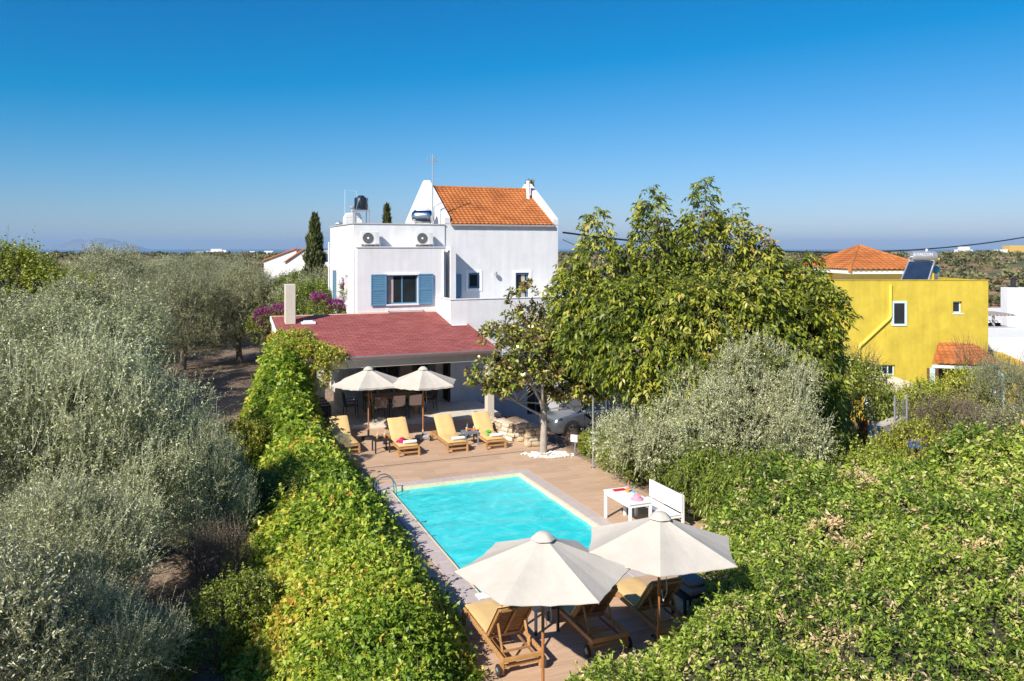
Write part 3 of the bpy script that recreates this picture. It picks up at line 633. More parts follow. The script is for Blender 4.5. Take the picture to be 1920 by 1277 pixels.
# ------------------------------------------------------------------ sun loungers (origin: foot end centre on the floor, +y towards the head)
LL, LW = 1.95, .66
slat_me = MB().box(-LW/2+.04, LW/2-.04, 0, .058, 0, .018).mesh('lounger_slat', teak, bevel=.003)
slat_dk = MB().box(-LW/2+.07, LW/2-.07, 0, .050, 0, .018).mesh('lounger_back_slat', teak_dark, bevel=.003)
def make_lounger(label, ang=46, group='teak sun loungers', cush=True):
    t = thing('sun_lounger', label, 'sun lounger', group=group)
    f = MB()
    for s in (-1, 1): f.box(s*LW/2-.02, s*LW/2+.02, 0, LL, .235, .305)
    f.box(-LW/2+.021, LW/2-.021, .0, .035, .24, .30); f.box(-LW/2+.021, LW/2-.021, LL-.035, LL, .235, .305); f.box(-LW/2+.021, LW/2-.021, 1.10, 1.135, .235, .28)
    f.obj('frame', teak, t, bevel=.004)
    for s in (-1, 1):
        MB().box(s*(LW/2-.0)-.03, s*(LW/2)+.03, .0, .06, 0, .234).obj('leg', teak, t, bevel=.004)
        MB().box(s*(LW/2-.0)-.03, s*(LW/2)+.03, LL-.12, LL-.055, .03, .234).obj('leg', teak, t, bevel=.004)
        wl = MB(); wl.lathe([(.02, -.02), (.085, -.02), (.095, -.01), (.095, .01), (.085, .02), (.02, .02)], 18, (s*(LW/2+.055), LL-.09, .095), 'x'); wh = wl.obj('wheel', rubber, t)
        MB().lathe([(.05, -.024), (.05, .024)], 12, (s*(LW/2+.055), LL-.09, .095), 'x').obj('hub', M('grey_hub', (.3, .3, .3), .5, .1) if 'grey_hub' not in bpy.data.materials else bpy.data.materials['grey_hub'], wh)
    MB().box(-LW/2+.031, LW/2-.031, .015, .045, .10, .15).obj('stretcher', teak, t, bevel=.003)
    MB().box(-LW/2+.031, LW/2-.031, LL-.10, LL-.07, .12, .17).obj('stretcher', teak, t, bevel=.003)
    for i in range(13): share('slat', slat_me, t, (0, .05+i*.082, .287))
    a = rad(ang); ca, sa = math.cos(a), math.sin(a); BL = .80; hy, hz = 1.14, .30
    bk = MB()
    for s in (-1, 1): bk.bar((s*(LW/2-.05), hy, hz), (s*(LW/2-.05), hy+BL*ca, hz+BL*sa), .035, .05)
    bk.bar((0, hy, hz-.015), (0, hy+BL*ca, hz-.015+BL*sa), .045, .02)
    bk.bar((-LW/2+.07, hy+(BL-.02)*ca, hz+(BL-.02)*sa), (LW/2-.07, hy+(BL-.02)*ca, hz+(BL-.02)*sa), .04, .04)
    bf = bk.obj('backrest_frame', teak, t)
    for i in range(12): share('slat', slat_dk, bf, (0, hy+(.02+i*.063)*ca, hz+(.02+i*.063)*sa+.008), (a, 0, 0))
    for s in (-1, 1):
        MB().bar((s*(LW/2-.10), hy+.45*ca, hz+.45*sa-.03), (s*(LW/2-.10), LL-.32, .245), .028, .028).obj('prop_strut', teak, t)
    MB().bar((-LW/2+.08, LL-.32, .25), (LW/2-.08, LL-.32, .25), .03, .03).obj('prop_bar', teak, t)
    for s in (-1, 1): MB().box(s*(LW/2-.10)-.015, s*(LW/2-.10)+.015, 1.14, LL-.036, .21, .234).obj('prop_rack', teak_dark, t)
    if cush:
        cu = MB(); hw = LW/2-.02; th_ = .055; n_ = 10
        path = [(y_, .310) for y_ in (.02, .25, .5, .75, 1.0, hy-.03)]+[(hy+ca*d_-sa*.03, hz+sa*d_+ca*.03) for d_ in (.06, .25, .5, .72, BL+.01)]
        prof = [(-hw, .012), (-hw, th_*.7), (-hw+.03, th_), (-hw*.4, th_*.97), (0, th_*.94), (hw*.4, th_*.97), (hw-.03, th_), (hw, th_*.7), (hw, .012)]
        vs_ = []
        for i, (y_, z_) in enumerate(path):
            p0 = path[max(i-1, 0)]; p1 = path[min(i+1, len(path)-1)]; d_ = Vector((0, p1[0]-p0[0], p1[1]-p0[1])).normalized(); nn = Vector((0, -d_.z, d_.y))
            for px_, h_ in prof:
                e_ = .02 if i in (0, len(path)-1) else 0
                vs_.append(Vector((px_, y_, z_))+nn*(h_-e_*(h_ > .02)))
        m_ = len(prof); fs = [(i*m_+k_, i*m_+k_+1, (i+1)*m_+k_+1, (i+1)*m_+k_) for i in range(len(path)-1) for k_ in range(m_-1)]
        fs += [((i+1)*m_, i*m_, i*m_+m_-1, (i+1)*m_+m_-1)[::1] for i in range(len(path)-1)]+[tuple(range(m_)), tuple(range((len(path)-1)*m_, len(path)*m_))[::-1]]
        cu.add(vs_, fs); cu.obj('cushion', cushion_m, t, smooth=True)
    return t
def at_uv(o, u, v_, rz, z=0): o.location = W(u, v_, z); o.rotation_euler = (0, 0, TH+rz); return o
l0 = make_lounger('teak lounger seen from behind under the front left parasol, nearest the left hedge', 50)
l0.location = (-.55, 14.18, 0); l0.rotation_euler = (0, 0, rad(22)+math.pi)
b_ = lambda lab, loc, rz: dup(l0, loc, rz, lab)
b_('middle teak lounger of the front row, its slatted back right of the side table', (.86, 14.78, 0), rad(22.5)+math.pi)
b_('right hand teak lounger of the front row standing behind the right front parasol pole', (2.08, 15.15, 0), rad(20)+math.pi)
r0 = make_lounger('teak lounger with sand cushion, pink hat and rolled white towel by the pool drain', 44)
at_uv(r0, 1.42, 3.0, 0)
b2 = lambda lab, u, v_, rz, hat=0: dup(r0, W(u, v_, 0), TH+rz, lab)
b2('sand cushioned lounger between the concrete parasol base and the grey side table', 3.0, 2.88, rad(0))
b2('teak lounger with sand cushion, towel and green item beside the stone planter', 4.3, 2.8, rad(-1))
b2('shaded lounger with dull cushion half hidden behind the left hedge by the dark parasol foot', -.28, 4.0, rad(2))
# rolled towels, hats
def towel(loc, rz, label, w_=.42, r_=.062):
    m_ = MB(); n_ = 14; pts = []
    for i in range(n_):
        a = 2*math.pi*i/n_; pts.append((r_*1.25*math.cos(a), r_*.8*math.sin(a)+r_*.8))
    m_.prism(pts, -w_/2, w_/2, 'x'); m_.prism([(-r_*.8, .001), (r_*1.6, .001), (r_*1.6, .02), (-r_*.8, .02)], -w_/2+.004, w_/2-.004, 'x')
    o = m_.obj('rolled_towel', towel_m, None, bevel=.008, smooth=True); o.location = loc; o.rotation_euler = (0, 0, rz); tag(o, label, 'towel', 'rolled white towels on the loungers'); return o
for u, v_, lab in ((1.50, 3.20, 'rolled white towel at the foot of the lounger with the pink hat'), (3.08, 3.08, 'rolled white towel at the foot of the lounger left of the grey side table'), (4.38, 3.02, 'rolled white towel at the foot of the lounger nearest the stone planter')):
    towel(W(u, v_, .372), TH-.02, lab)
m_ = MB(); m_.box(-.2, .2, -.1, .1, 0, .05); o = m_.obj('folded_towel', towel_m, None, bevel=.015); o.location = (-.44, 14.3, .372); o.rotation_euler = (0, 0, TH); tag(o, 'folded grey white towel on the foot of the shaded front left lounger', 'towel')
m_ = MB(); m_.box(-.2, .2, -.1, .1, 0, .05); o = m_.obj('folded_towel', towel_m, None, bevel=.015); o.location = (2.0, 15.4, .372); o.rotation_euler = (0, 0, TH); tag(o, 'folded towel on the foot of the front right lounger, by the parasol edge', 'towel')
def sunhat(loc, c, label, s=1):
    t = MB(); t.lathe([(.02, .115), (.07, .11), (.088, .08), (.095, .02), (.13, .01), (.20, -.002), (.205, .004), (.13, .018), (.10, .026)][::-1], 22)
    o = t.obj('sun_hat', c, None, smooth=True); o.location = loc; o.scale = (s, s, s); o.rotation_euler = (.1, -.12, .4); return tag(o, label, 'hat')
sunhat(W(1.32, 3.50, .385), M('magenta_straw', (.42, .015, .09), .85, .2, 30), 'wide brimmed magenta sun hat on a lounger cushion beside the rolled towel')
m_ = MB(); m_.lathe([(.02, 0), (.07, .01), (.09, .06), (.07, .12), (.03, .15)], 12); 
for k_ in range(9):
    a = k_*.7; m_.add([(0, 0, .1), (.11*math.cos(a), .11*math.sin(a), .10+.03*(k_ % 3)), (.12*math.cos(a+.5), .12*math.sin(a+.5), .14), (0, 0, .17)], [(0, 1, 2, 3)])
o = m_.obj('green_bag', M('bright_green_cloth', (.16, .45, .05), .8, .25, 25), None); o.location = W(4.2, 3.28, .37); tag(o, 'small bright green crumpled bag on the lounger beside the planter', 'bag')
# ------------------------------------------------------------------ parasols
def make_parasol(label, rim_z=1.95, top=2.45, R=1.28, base='black', valance=0.0, rot=0.0):
    t = thing('parasol', label, 'parasol', group='cream hexagonal parasols')
    MB().tube([(0, 0, .12), (0, 0, top+.02)], .024, 10).obj('pole', pole_wood, t)
    cn = MB(); nr = 12; ns = 10; rr = random.Random(label); ph = [rr.uniform(0, 6.28) for _ in range(18)]
    def P(k_, s_, tt, off=0):
        a0 = rot+math.pi/3*k_; a1 = rot+math.pi/3*(k_+1); p0 = Vector((math.cos(a0), math.sin(a0), 0)); p1 = Vector((math.cos(a1), math.sin(a1), 0))
        p = p0.lerp(p1, s_); sag = 4*s_*(1-s_)*(.05*tt*(1-tt*.35)+(.016*math.sin(7*s_*math.pi+ph[k_])+.010*math.sin(13*s_*math.pi+ph[k_+6])*tt+.02*math.sin(5*tt+ph[k_+12]))*tt*.5)
        rad_ = R*tt*(1-.035*4*s_*(1-s_)*tt)
        return Vector((p.x*rad_, p.y*rad_, top-(top-rim_z)*(tt**.93)-sag+off))
    for off, flip in ((0, 0), (-.006, 1)):
        for k_ in range(6):
            n0 = len(cn.v); vs_ = [P(k_, j/ns, .05+.95*i/nr, off) for i in range(nr+1) for j in range(ns+1)]
            fs = [(i*(ns+1)+j, (i+1)*(ns+1)+j, (i+1)*(ns+1)+j+1, i*(ns+1)+j+1) for i in range(nr) for j in range(ns)]
            if flip: fs = [f[::-1] for f in fs]
            cn.add(vs_, fs)
            if not flip:
                e = [P(k_, j/ns, 1, 0) for j in range(ns+1)]; dwn = [p+Vector((0, 0, -.012-valance)) for p in e]
                cn.add(e+dwn, [(j, ns+1+j, ns+2+j, j+1) for j in range(ns)])
    cn.obj('canopy', canvas, t, smooth=True, recalc=False)
    cp = MB(); vs_ = []; nn = 24
    for i, (q, z_) in enumerate(((.0, .07), (.05, .066), (.09, .05), (.155, -.005), (.175, -.03))):
        for j in range(nn):
            a = rot+2*math.pi*j/nn; r_ = q*(1+.05*math.cos(6*(a-rot))); vs_.append((r_*math.cos(a), r_*math.sin(a), top+z_-.02+.012*math.sin(12*a)*(i > 1)))
    cp.add(vs_, [(i*nn+j, (i+1)*nn+j, (i+1)*nn+(j+1) % nn, i*nn+(j+1) % nn) for i in range(4) for j in range(nn)]); cp.obj('vent_cap', canvas, t, smooth=True)
    for k_ in range(6):
        a = rot+math.pi/3*k_; e = Vector((math.cos(a)*R, math.sin(a)*R, rim_z-.018)); MB().bar((0, 0, top-.06), e, .018, .022).obj('rib', pole_wood, t)
        MB().bar((math.cos(a)*.04, math.sin(a)*.04, top-.62), (math.cos(a)*R*.52, math.sin(a)*R*.52, top-(top-rim_z)*.56-.03), .014, .018).obj('strut', pole_wood, t)
    MB().lathe([(.045, top-.66), (.045, top-.58)], 12).obj('runner', pole_wood, t)
    if base == 'black':
        MB().lathe([(.24, 0), (.24, .04), (.20, .07), (.04, .08), (.035, .30), (.028, .31)], 20).obj('base', black_metal, t)
    else:
        q = MB(); q.box(-.23, .23, -.23, .23, 0, .13); q.lathe([(.04, .13), (.03, .34)], 12); q.obj('base', concrete, t, bevel=.04)
    cd = MB(); cd.tube([(.03, -.02, top-.6), (.10, -.04, top-.9), (.12, -.04, 1.25), (.06, -.03, 1.12), (.03, -.02, 1.3)], .006, 5); cd.obj('cord', towel_m, t)
    return t
p1 = make_parasol('front parasol with its whole cream canopy in view above the slatted lounger', rot=rad(0)); p1.location = (.447, 11.57, 0); p1.rotation_euler = (0, 0, rad(3))
p2 = make_parasol('front right parasol whose canopy touches the leaves of the big hedge', rot=0, rim_z=1.97); p2.location = (2.26, 12.4, 0); p2.rotation_euler = (rad(-1), rad(1.5), rad(20))
p3 = make_parasol('far parasol on a pale concrete block between two sand loungers', base='block', valance=.05, R=1.27); p3.location = (-3.08, 27.7, 0); p3.rotation_euler = (0, 0, rad(30))
p4 = make_parasol('far parasol on a black round base near the left hedge and dining chairs', base='black', valance=.05, R=1.27); p4.location = (-4.97, 27.7, 0); p4.rotation_euler = (0, 0, rad(26))
# ------------------------------------------------------------------ small tables
def slat_table(name, label, w_, d_, h_, mat, group=None, leg=.045, n_=7):
    t = thing(name, label, 'table', group=group)
    for i in range(n_): MB().box(-w_/2+.02, w_/2-.02, -d_/2+.02+(d_-.04)*i/n_+.004, -d_/2+.02+(d_-.04)*(i+1)/n_-.004, h_-.02, h_).obj('slat', mat, t)
    f = MB(); f.box(-w_/2, w_/2, -d_/2, -d_/2+.02, h_-.06, h_); f.box(-w_/2, w_/2, d_/2-.02, d_/2, h_-.06, h_); f.box(-w_/2, -w_/2+.02, -d_/2+.02, d_/2-.02, h_-.06, h_); f.box(w_/2-.02, w_/2, -d_/2+.02, d_/2-.02, h_-.06, h_); f.obj('apron', mat, t)
    for a in (-1, 1):
        for c in (-1, 1): MB().box(a*(w_/2-leg/2)-leg/2, a*(w_/2-leg/2)+leg/2, c*(d_/2-leg/2)-leg/2, c*(d_/2-leg/2)+leg/2, 0, h_-.061).obj('leg', mat, t, bevel=.004)
    return t
anth = M('anthracite_metal', (.045, .05, .06), .45, .1); grey_blue = M('grey_blue_metal', (.16, .21, .26), .45, .1)
a = slat_table('side_table', 'dark side table under the front parasol between the two slatted loungers', .46, .46, .45, anth); a.location = (.52, 13.9, 0); a.rotation_euler = (0, 0, TH)
a = slat_table('side_table', 'black side table with orange glasses near the left hedge', .5, .5, .44, black_metal); a.location = (-4.25, 25.95, 0); a.rotation_euler = (0, 0, TH)
a = slat_table('side_table', 'grey blue side table with juice glasses between two sand loungers', .48, .48, .44, grey_blue); a.location = (-1.42, 26.95, 0); a.rotation_euler = (0, 0, TH)
a = slat_table('side_table', 'dark side table just right of the front right lounger, partly behind leaves', .42, .42, .45, anth); a.location = (3.15, 14.35, 0); a.rotation_euler = (0, 0, TH)
glass_m, n, b, o = new_mat('orange_juice'); b.inputs['Base Color'].default_value = (.80, .28, .02, 1); b.inputs['Roughness'].default_value = .1
clear_m = M('pale_glass', (.6, .68, .7), .08, .05)
def drink(loc, label, c, lid=None, h=.13, r_=.036, grp=None):
    t = thing('drink', label, 'drink', loc, group=grp)
    MB().lathe([(r_*.85, 0), (r_, h*.15), (r_, h*.8)], 12).obj('juice', c, t)
    MB().lathe([(r_*1.04, h*.8), (r_*1.04, h), (r_*.95, h)], 12).obj('rim', clear_m if lid is None else lid, t)
    MB().tube([(0, 0, h*.8), (.02, 0, h*1.9)], .006, 6).obj('straw', lid or towel_m, t); return t
pinkm = M('pink_plastic', (.80, .30, .38), .5, .1, 30); aqua = M('aqua_plastic', (.10, .50, .65), .4, .1); redm = M('red_plastic', (.60, .01, .012), .5, .1)
drink((-4.36, 25.9, .44), 'orange drink at the left of the black side table', glass_m); drink((-4.14, 26.02, .44), 'orange drink at the right of the black side table', glass_m)
drink((-1.52, 26.9, .44), 'orange juice glass at the left end of the grey blue table', glass_m); drink((-1.28, 27.02, .44), 'orange juice glass at the right end of the grey blue table', glass_m)
m_ = MB(); m_.box(-.09, .09, -.06, .06, 0, .05); o = m_.obj('napkin_box', M('terracotta_box', (.45, .12, .05), .7, .2), None, bevel=.01); o.location = (-1.35, 27.1, .44); tag(o, 'little reddish brown box behind the glasses on the grey blue table', 'box')
# white table and bench
wm_ = M('white_lacquer', (.82, .82, .82), .4, .02)
t = thing('white_table', 'white rectangular garden table on the right of the pool', 'table', (2.76, 19.12, 0), TH-rad(90))
MB().box(-.62, .62, -.31, .31, .66, .69).obj('tabletop', wm_, t, bevel=.004)
f = MB(); f.box(-.60, .60, -.30, -.275, .59, .659); f.box(-.60, .60, .275, .30, .59, .659); f.box(-.60, -.575, -.275, .275, .59, .659); f.box(.575, .60, -.275, .275, .59, .659); f.obj('apron', wm_, t)
for a in (-1, 1):
    for c in (-1, 1): MB().box(a*.58-.03, a*.58+.03, c*.27-.03, c*.27+.03, 0, .589).obj('leg', wm_, t, bevel=.004)
t = thing('white_bench', 'white garden bench with a high plank back facing the white table', 'bench', (3.46, 19.15, 0), TH-rad(90))
for i in range(4): MB().box(-.70, .70, -.20+i*.105, -.20+i*.105+.097, .40, .425).obj('slat', wm_, t, bevel=.003)
bk = MB(); bk.box(-.70, .70, .235, .262, .52, .86); bb = bk.obj('backrest', wm_, t, bevel=.004)
MB().box(-.70, .70, .232, .262, .445, .505).obj('lower_rail', wm_, t, bevel=.003)
for x_ in (-.35, .35): MB().lathe([(.012, .0), (.012, -.015)], 8, (x_, .234, .70), 'y').obj('bolt', galv, bb)
for a in (-.66, .66):
    MB().box(a-.03, a+.03, -.20, -.14, 0, .399).obj('leg', wm_, t, bevel=.003); MB().box(a-.03, a+.03, .264, .32, 0, .84).obj('leg', wm_, t, bevel=.003); MB().box(a-.025, a+.025, -.139, .263, .33, .398).obj('side_rail', wm_, t)
m_ = MB(); m_.box(-.16, .16, -.07, .07, 0, .02); o = m_.obj('red_tray', redm, None, bevel=.006); o.location = (2.62, 19.52, .69); o.rotation_euler = (0, 0, .35); tag(o, 'flat red tray on the far end of the white table', 'tray')
drink((2.80, 19.35, .69), 'orange drink with pink lid on the white table beside the red tray', glass_m, pinkm, .15, .042)
drink((2.88, 18.95, .69), 'drink jar with blue lid and straw on the white table by the pink hat', clear_m, aqua, .15, .042)
m_ = MB(); m_.lathe([(.14, .0), (.145, .02), (.10, .05), (.095, .10), (.06, .13), (.01, .135)], 18); o = m_.obj('pink_cap', pinkm, None, smooth=True); o.location = (2.93, 18.78, .692); tag(o, 'rounded pink sun cap lying on the white table', 'hat')
# grey folded cushion near the hedge
m_ = MB(); m_.box(-.20, .20, -.22, .22, 0, .14); m_.box(-.19, .19, -.21, .21, .146, .27); o = m_.obj('folded_cushion', M('grey_brown_cloth', (.28, .24, .21), .95, .15, 20), None, bevel=.05, smooth=True); o.location = (3.33, 14.2, .46); o.rotation_euler = (0, 0, TH); o.location = (3.22, 14.33, .452); tag(o, 'folded grey brown cushion behind the front right lounger beside the hedge', 'cushion')
# pool ladder
t = thing('pool_ladder', 'curved steel pool ladder rail at the far left corner of the pool', 'pool ladder', W(.10, -.40, 0), TH); t.scale = (.8, .7, .75)
for i, yy in enumerate((-.16, .22)):
    MB().tube([(-.62, yy, .0), (-.66, yy, .28), (-.60, yy, .50), (-.48, yy, .60), (-.30, yy, .62), (-.12, yy, .52), (.0, yy, .30), (.03, yy, -.1), (.03, yy, -.7)], .021, 8).obj('handrail', steel, t, smooth=True)
for z_ in (-.25, -.5): MB().box(-.0, .07, -.16, .22, z_, z_+.03).obj('step', steel, t)
# shower pole, spot light
t = thing('shower_pole', 'thin steel garden shower pole at the right edge of the deck', 'shower', (2.43, 24.0, 0), TH)
MB().tube([(0, 0, 0), (0, 0, 2.12), (-.04, -.02, 2.17), (-.14, -.06, 2.16)], .026, 8).obj('pole', galv, t); MB().lathe([(.07, 0), (.07, .02), (.03, .03)], 12).obj('base', steel, t)
MB().lathe([(.035, 1.0), (.035, 1.08)], 10).obj('tap', steel, t)
t = thing('garden_light', 'small white floodlight on a stake among the shrubs by the deck', 'light', (2.0, 25.6, -.05), -.5)
MB().tube([(0, 0, 0), (.03, 0, .45)], .02, 6).obj('stake', galv, t); MB().box(-.12, .12, -.05, .03, .45, .67).obj('lamp_head', white_paint, t, bevel=.01)
# ------------------------------------------------------------------ dining set
t = thing('dining_table', 'long teak dining table with grey placemats under the porch', 'table', W(2.35, 9.0, .15), TH)
for i in range(5): MB().box(-1.0, 1.0, -.45+i*.18, -.45+i*.18+.172, .71, .74).obj('plank', M('golden_teak', (.52, .27, .06), .5, .2, 3) if 'golden_teak' not in bpy.data.materials else bpy.data.materials['golden_teak'], t)
gt = bpy.data.materials['golden_teak']
MB().box(-.9, .9, -.38, .38, .64, .705).obj('apron', gt, t)
for a in (-.85, .85):
    for c in (-.34, .34): MB().box(a-.05, a+.05, c-.05, c+.05, 0, .639).obj('leg', gt, t)
for i, x_ in enumerate((-.68, 0, .68)):
    for j, yy in enumerate((-.27, .27)):
        o = MB().box(-.2, .2, -.14, .14, 0, .006).obj('placemat', M('grey_placemat', (.26, .30, .29), .9, .1) if 'grey_placemat' not in bpy.data.materials else bpy.data.materials['grey_placemat']); o.location = W(2.35+x_, 9.0+yy, .892); o.rotation_euler = (0, 0, TH)
        tag(o, ('grey placemat on the %s side of the dining table, %s' % (('near', 'far')[j], ('end by the lone armchair', 'middle place', 'right end by the doors')[i])), 'placemat', 'grey placemats on the dining table')
def make_chair(label):
    t = thing('dining_chair', label, 'chair', group='dark dining chairs under the porch')
    for a in (-.25, .25):
        MB().tube([(a, -.22, 0), (a, -.20, .42), (a, -.20, .62)], .016, 6).obj('leg', black_metal, t); MB().tube([(a, .26, 0), (a, .22, .42), (a, .30, .92)], .016, 6).obj('leg', black_metal, t)
        MB().box(a-.022, a+.022, -.22, .25, .62, .645).obj('armrest', black_metal, t)
    f = MB(); f.box(-.25, .25, -.215, -.185, .405, .435); f.box(-.25, .25, .20, .23, .405, .435); f.box(-.25, .25, .285, .315, .89, .93); f.obj('frame', black_metal, t)
    MB().box(-.235, .235, -.18, .20, .425, .44).obj('seat', black_mesh, t)
    q = MB(); q.add([(-.235, .225, .46), (.235, .225, .46), (.235, .295, .89), (-.235, .295, .89), (-.235, .24, .46), (.235, .24, .46), (.235, .31, .89), (-.235, .31, .89)], [(0, 1, 2, 3), (7, 6, 5, 4), (0, 4, 5, 1), (1, 5, 6, 2), (2, 6, 7, 3), (3, 7, 4, 0)]); q.obj('backrest', black_mesh, t)
    return t
c0 = make_chair('dining chair on the near side of the table, behind the left parasol pole'); at_uv(c0, 1.65, 8.15, math.pi, .15)
for u, v_, rz, lab in ((2.33, 8.12, math.pi, 'middle dining chair on the near side of the table'), (3.0, 8.15, math.pi-.05, 'dining chair on the near side of the table nearest the right parasol pole'),
                       (1.7, 9.85, .0, 'far side dining chair at the left, seen over the table'), (2.38, 9.88, .0, 'far side dining chair in the middle, seen over the table'), (3.05, 9.85, .05, 'far side dining chair at the right, seen over the table'),
                       (.75, 9.0, math.pi/2, 'open armchair standing apart at the left end of the dining table'), (3.85, 9.0, -math.pi/2, 'dining chair at the right end of the table behind the parasol pole')):
    dup(c0, W(u, v_, .15), TH+rz, lab)
def make_stool(label):
    t = thing('bar_stool', label, 'stool', group='black bar stools along the low wall')
    MB().box(-.18, .18, -.17, .17, .68, .72).obj('seat', black_metal, t, bevel=.01)
    for a in (-.15, .15):
        for c in (-.14, .14): MB().bar((a*1.1, c*1.1, 0), (a, c, .68), .035, .035).obj('leg', black_metal, t)
    for z_ in (.2, .38, .54):
        for s in (-1, 1): MB().box(-.15, .15, s*.145-.01, s*.145+.01, z_, z_+.025).obj('rung', black_metal, t)
    return t
s0 = make_stool('black bar stool nearest the pool end of the row by the hedge'); at_uv(s0, -.38, 7.9, 0, .15)
for v_, lab in ((8.45, 'second black bar stool from the pool end of the row'), (9.0, 'third black bar stool from the pool end of the row'), (9.55, 'black bar stool farthest from the pool beside the low wall')): dup(s0, W(-.36, v_, .15), TH, lab)
# low wall and post beside the stools
t = thing('low_wall', 'low plastered wall with a stone cap under the hedge beside the bar stools', 'wall', (OX, OY, 0), TH)
MB().box(-.98, -.72, 7.2, 10.6, .0, .86).obj('body', cream_wall, t, bevel=.01); MB().box(-1.03, -.66, 7.15, 10.65, .862, .93).obj('cap', coping_m, t, bevel=.01)
t = thing('post', 'grey square post rising from the low wall at the corner of the hedge', 'post', W(-.86, 7.45, .93), TH); MB().box(-.07, .07, -.07, .07, 0, 1.4).obj('shaft', concrete, t)
# pot on the pillar
t = thing('hanging_pot', 'terracotta pot with trailing plant fixed to the porch pillar', 'plant pot', W(5.95, 6.75, 1.0), TH)
MB().lathe([(.08, 0), (.12, .2), (.14, .2), (.14, .24)], 14).obj('pot', M('terracotta', (.42, .12, .08), .8, .15), t)
# ------------------------------------------------------------------ dry stone planters
stone_m = [M('stone_a', (.62, .50, .33), .9, .2, 8, .5, 25, rnd=.12), M('stone_b', (.70, .62, .50), .9, .15, 8, .5, 25, rnd=.12), M('stone_c', (.52, .40, .27), .9, .2, 8, .5, 25, rnd=.12)]
stones = []
rs_ = random.Random(7)
for i in range(6):
    bm = bmesh.new(); bmesh.ops.create_cube(bm, size=1); bmesh.ops.subdivide_edges(bm, edges=bm.edges, cuts=1, use_grid_fill=True)
    for v_ in bm.verts:
        L_ = v_.co.length; v_.co *= 1-.14*max(0, (L_-.5)/.37)+rs_.uniform(-.05, .04)
    me = bpy.data.meshes.new('stone_block'); bm.to_mesh(me); bm.free(); me.materials.append(stone_m[i % 3]); stones.append(me)
def stone_wall(label, corners, h_, name='stone_planter'):
    t = thing(name, label, 'stone wall', (OX, OY, 0), TH)
    core = MB()
    for (u0, v0_), (u1, v1_) in zip(corners, corners[1:]):
        L_ = math.hypot(u1-u0, v1_-v0_); a = math.atan2(v1_-v0_, u1-u0); z_ = 0.02
        core.bar((u0, v0_, h_*.46), (u1, v1_, h_*.46), .17, h_*.9)
        while z_ < h_-.03:
            hh_ = min(rs_.uniform(.10, .17), h_-z_); s_ = rs_.uniform(-.1, .1)
            while s_ < L_:
                l_ = rs_.uniform(.18, .42); c = s_+l_/2
                if c > L_+.05: break
                share('stone', rs_.choice(stones), t, (u0+(u1-u0)*c/L_, v0_+(v1_-v0_)*c/L_, z_+hh_/2), (rs_.uniform(-.03, .03), rs_.uniform(-.03, .03), a+rs_.uniform(-.05, .05)), (l_*.97, .30+rs_.uniform(-.03, .04), hh_*.96))
                s_ += l_
            z_ += hh_
    core.obj('core', stone_m[2], t)
    return t
stone_wall('pale dry stone planter wall curving behind the magnolia trunk, left part', [(4.95, 4.5), (5.05, 3.9), (5.25, 3.55), (5.9, 3.45)], .62)
stone_wall('squared dry stone block pier just left of the magnolia trunk', [(5.35, 2.75), (5.95, 2.75), (5.97, 3.2)], .62, 'stone_pier')
stone_wall('low stone edging of the planter at the porch corner', [(5.15, 6.9), (5.2, 5.6), (5.1, 4.8)], .42, 'stone_edging')
# white pebbles round the magnolia
pe = MB(); rp = random.Random(5)
for i in range(260):
    a = rp.uniform(0, 6.28); d_ = rp.uniform(.1, 1)**.6; x_, y_ = 1.15+.85*d_*math.cos(a), 25.5+.42*d_*math.sin(a)
    r_ = rp.uniform(.025, .06); q = []
    for (ax, ay, az) in ((1, 0, 0), (0, 1, 0), (-1, 0, 0), (0, -1, 0)): q.append((x_+ax*r_*rp.uniform(.8, 1.4), y_+ay*r_*rp.uniform(.8, 1.3), .01+r_*.3))
    n0 = q+[(x_, y_, .01+r_*rp.uniform(.6, 1)), (x_, y_, -.02)]; pe.add(n0, [(0, 1, 4), (1, 2, 4), (2, 3, 4), (3, 0, 4), (1, 0, 5), (2, 1, 5), (3, 2, 5), (0, 3, 5)])
tag(pe.obj('pebbles', M('white_pebbles', (.74, .72, .66), .8, .2, 9, rnd=.0), recalc=False), 'white pebbles spread round the foot of the magnolia', 'pebbles', kind='stuff')
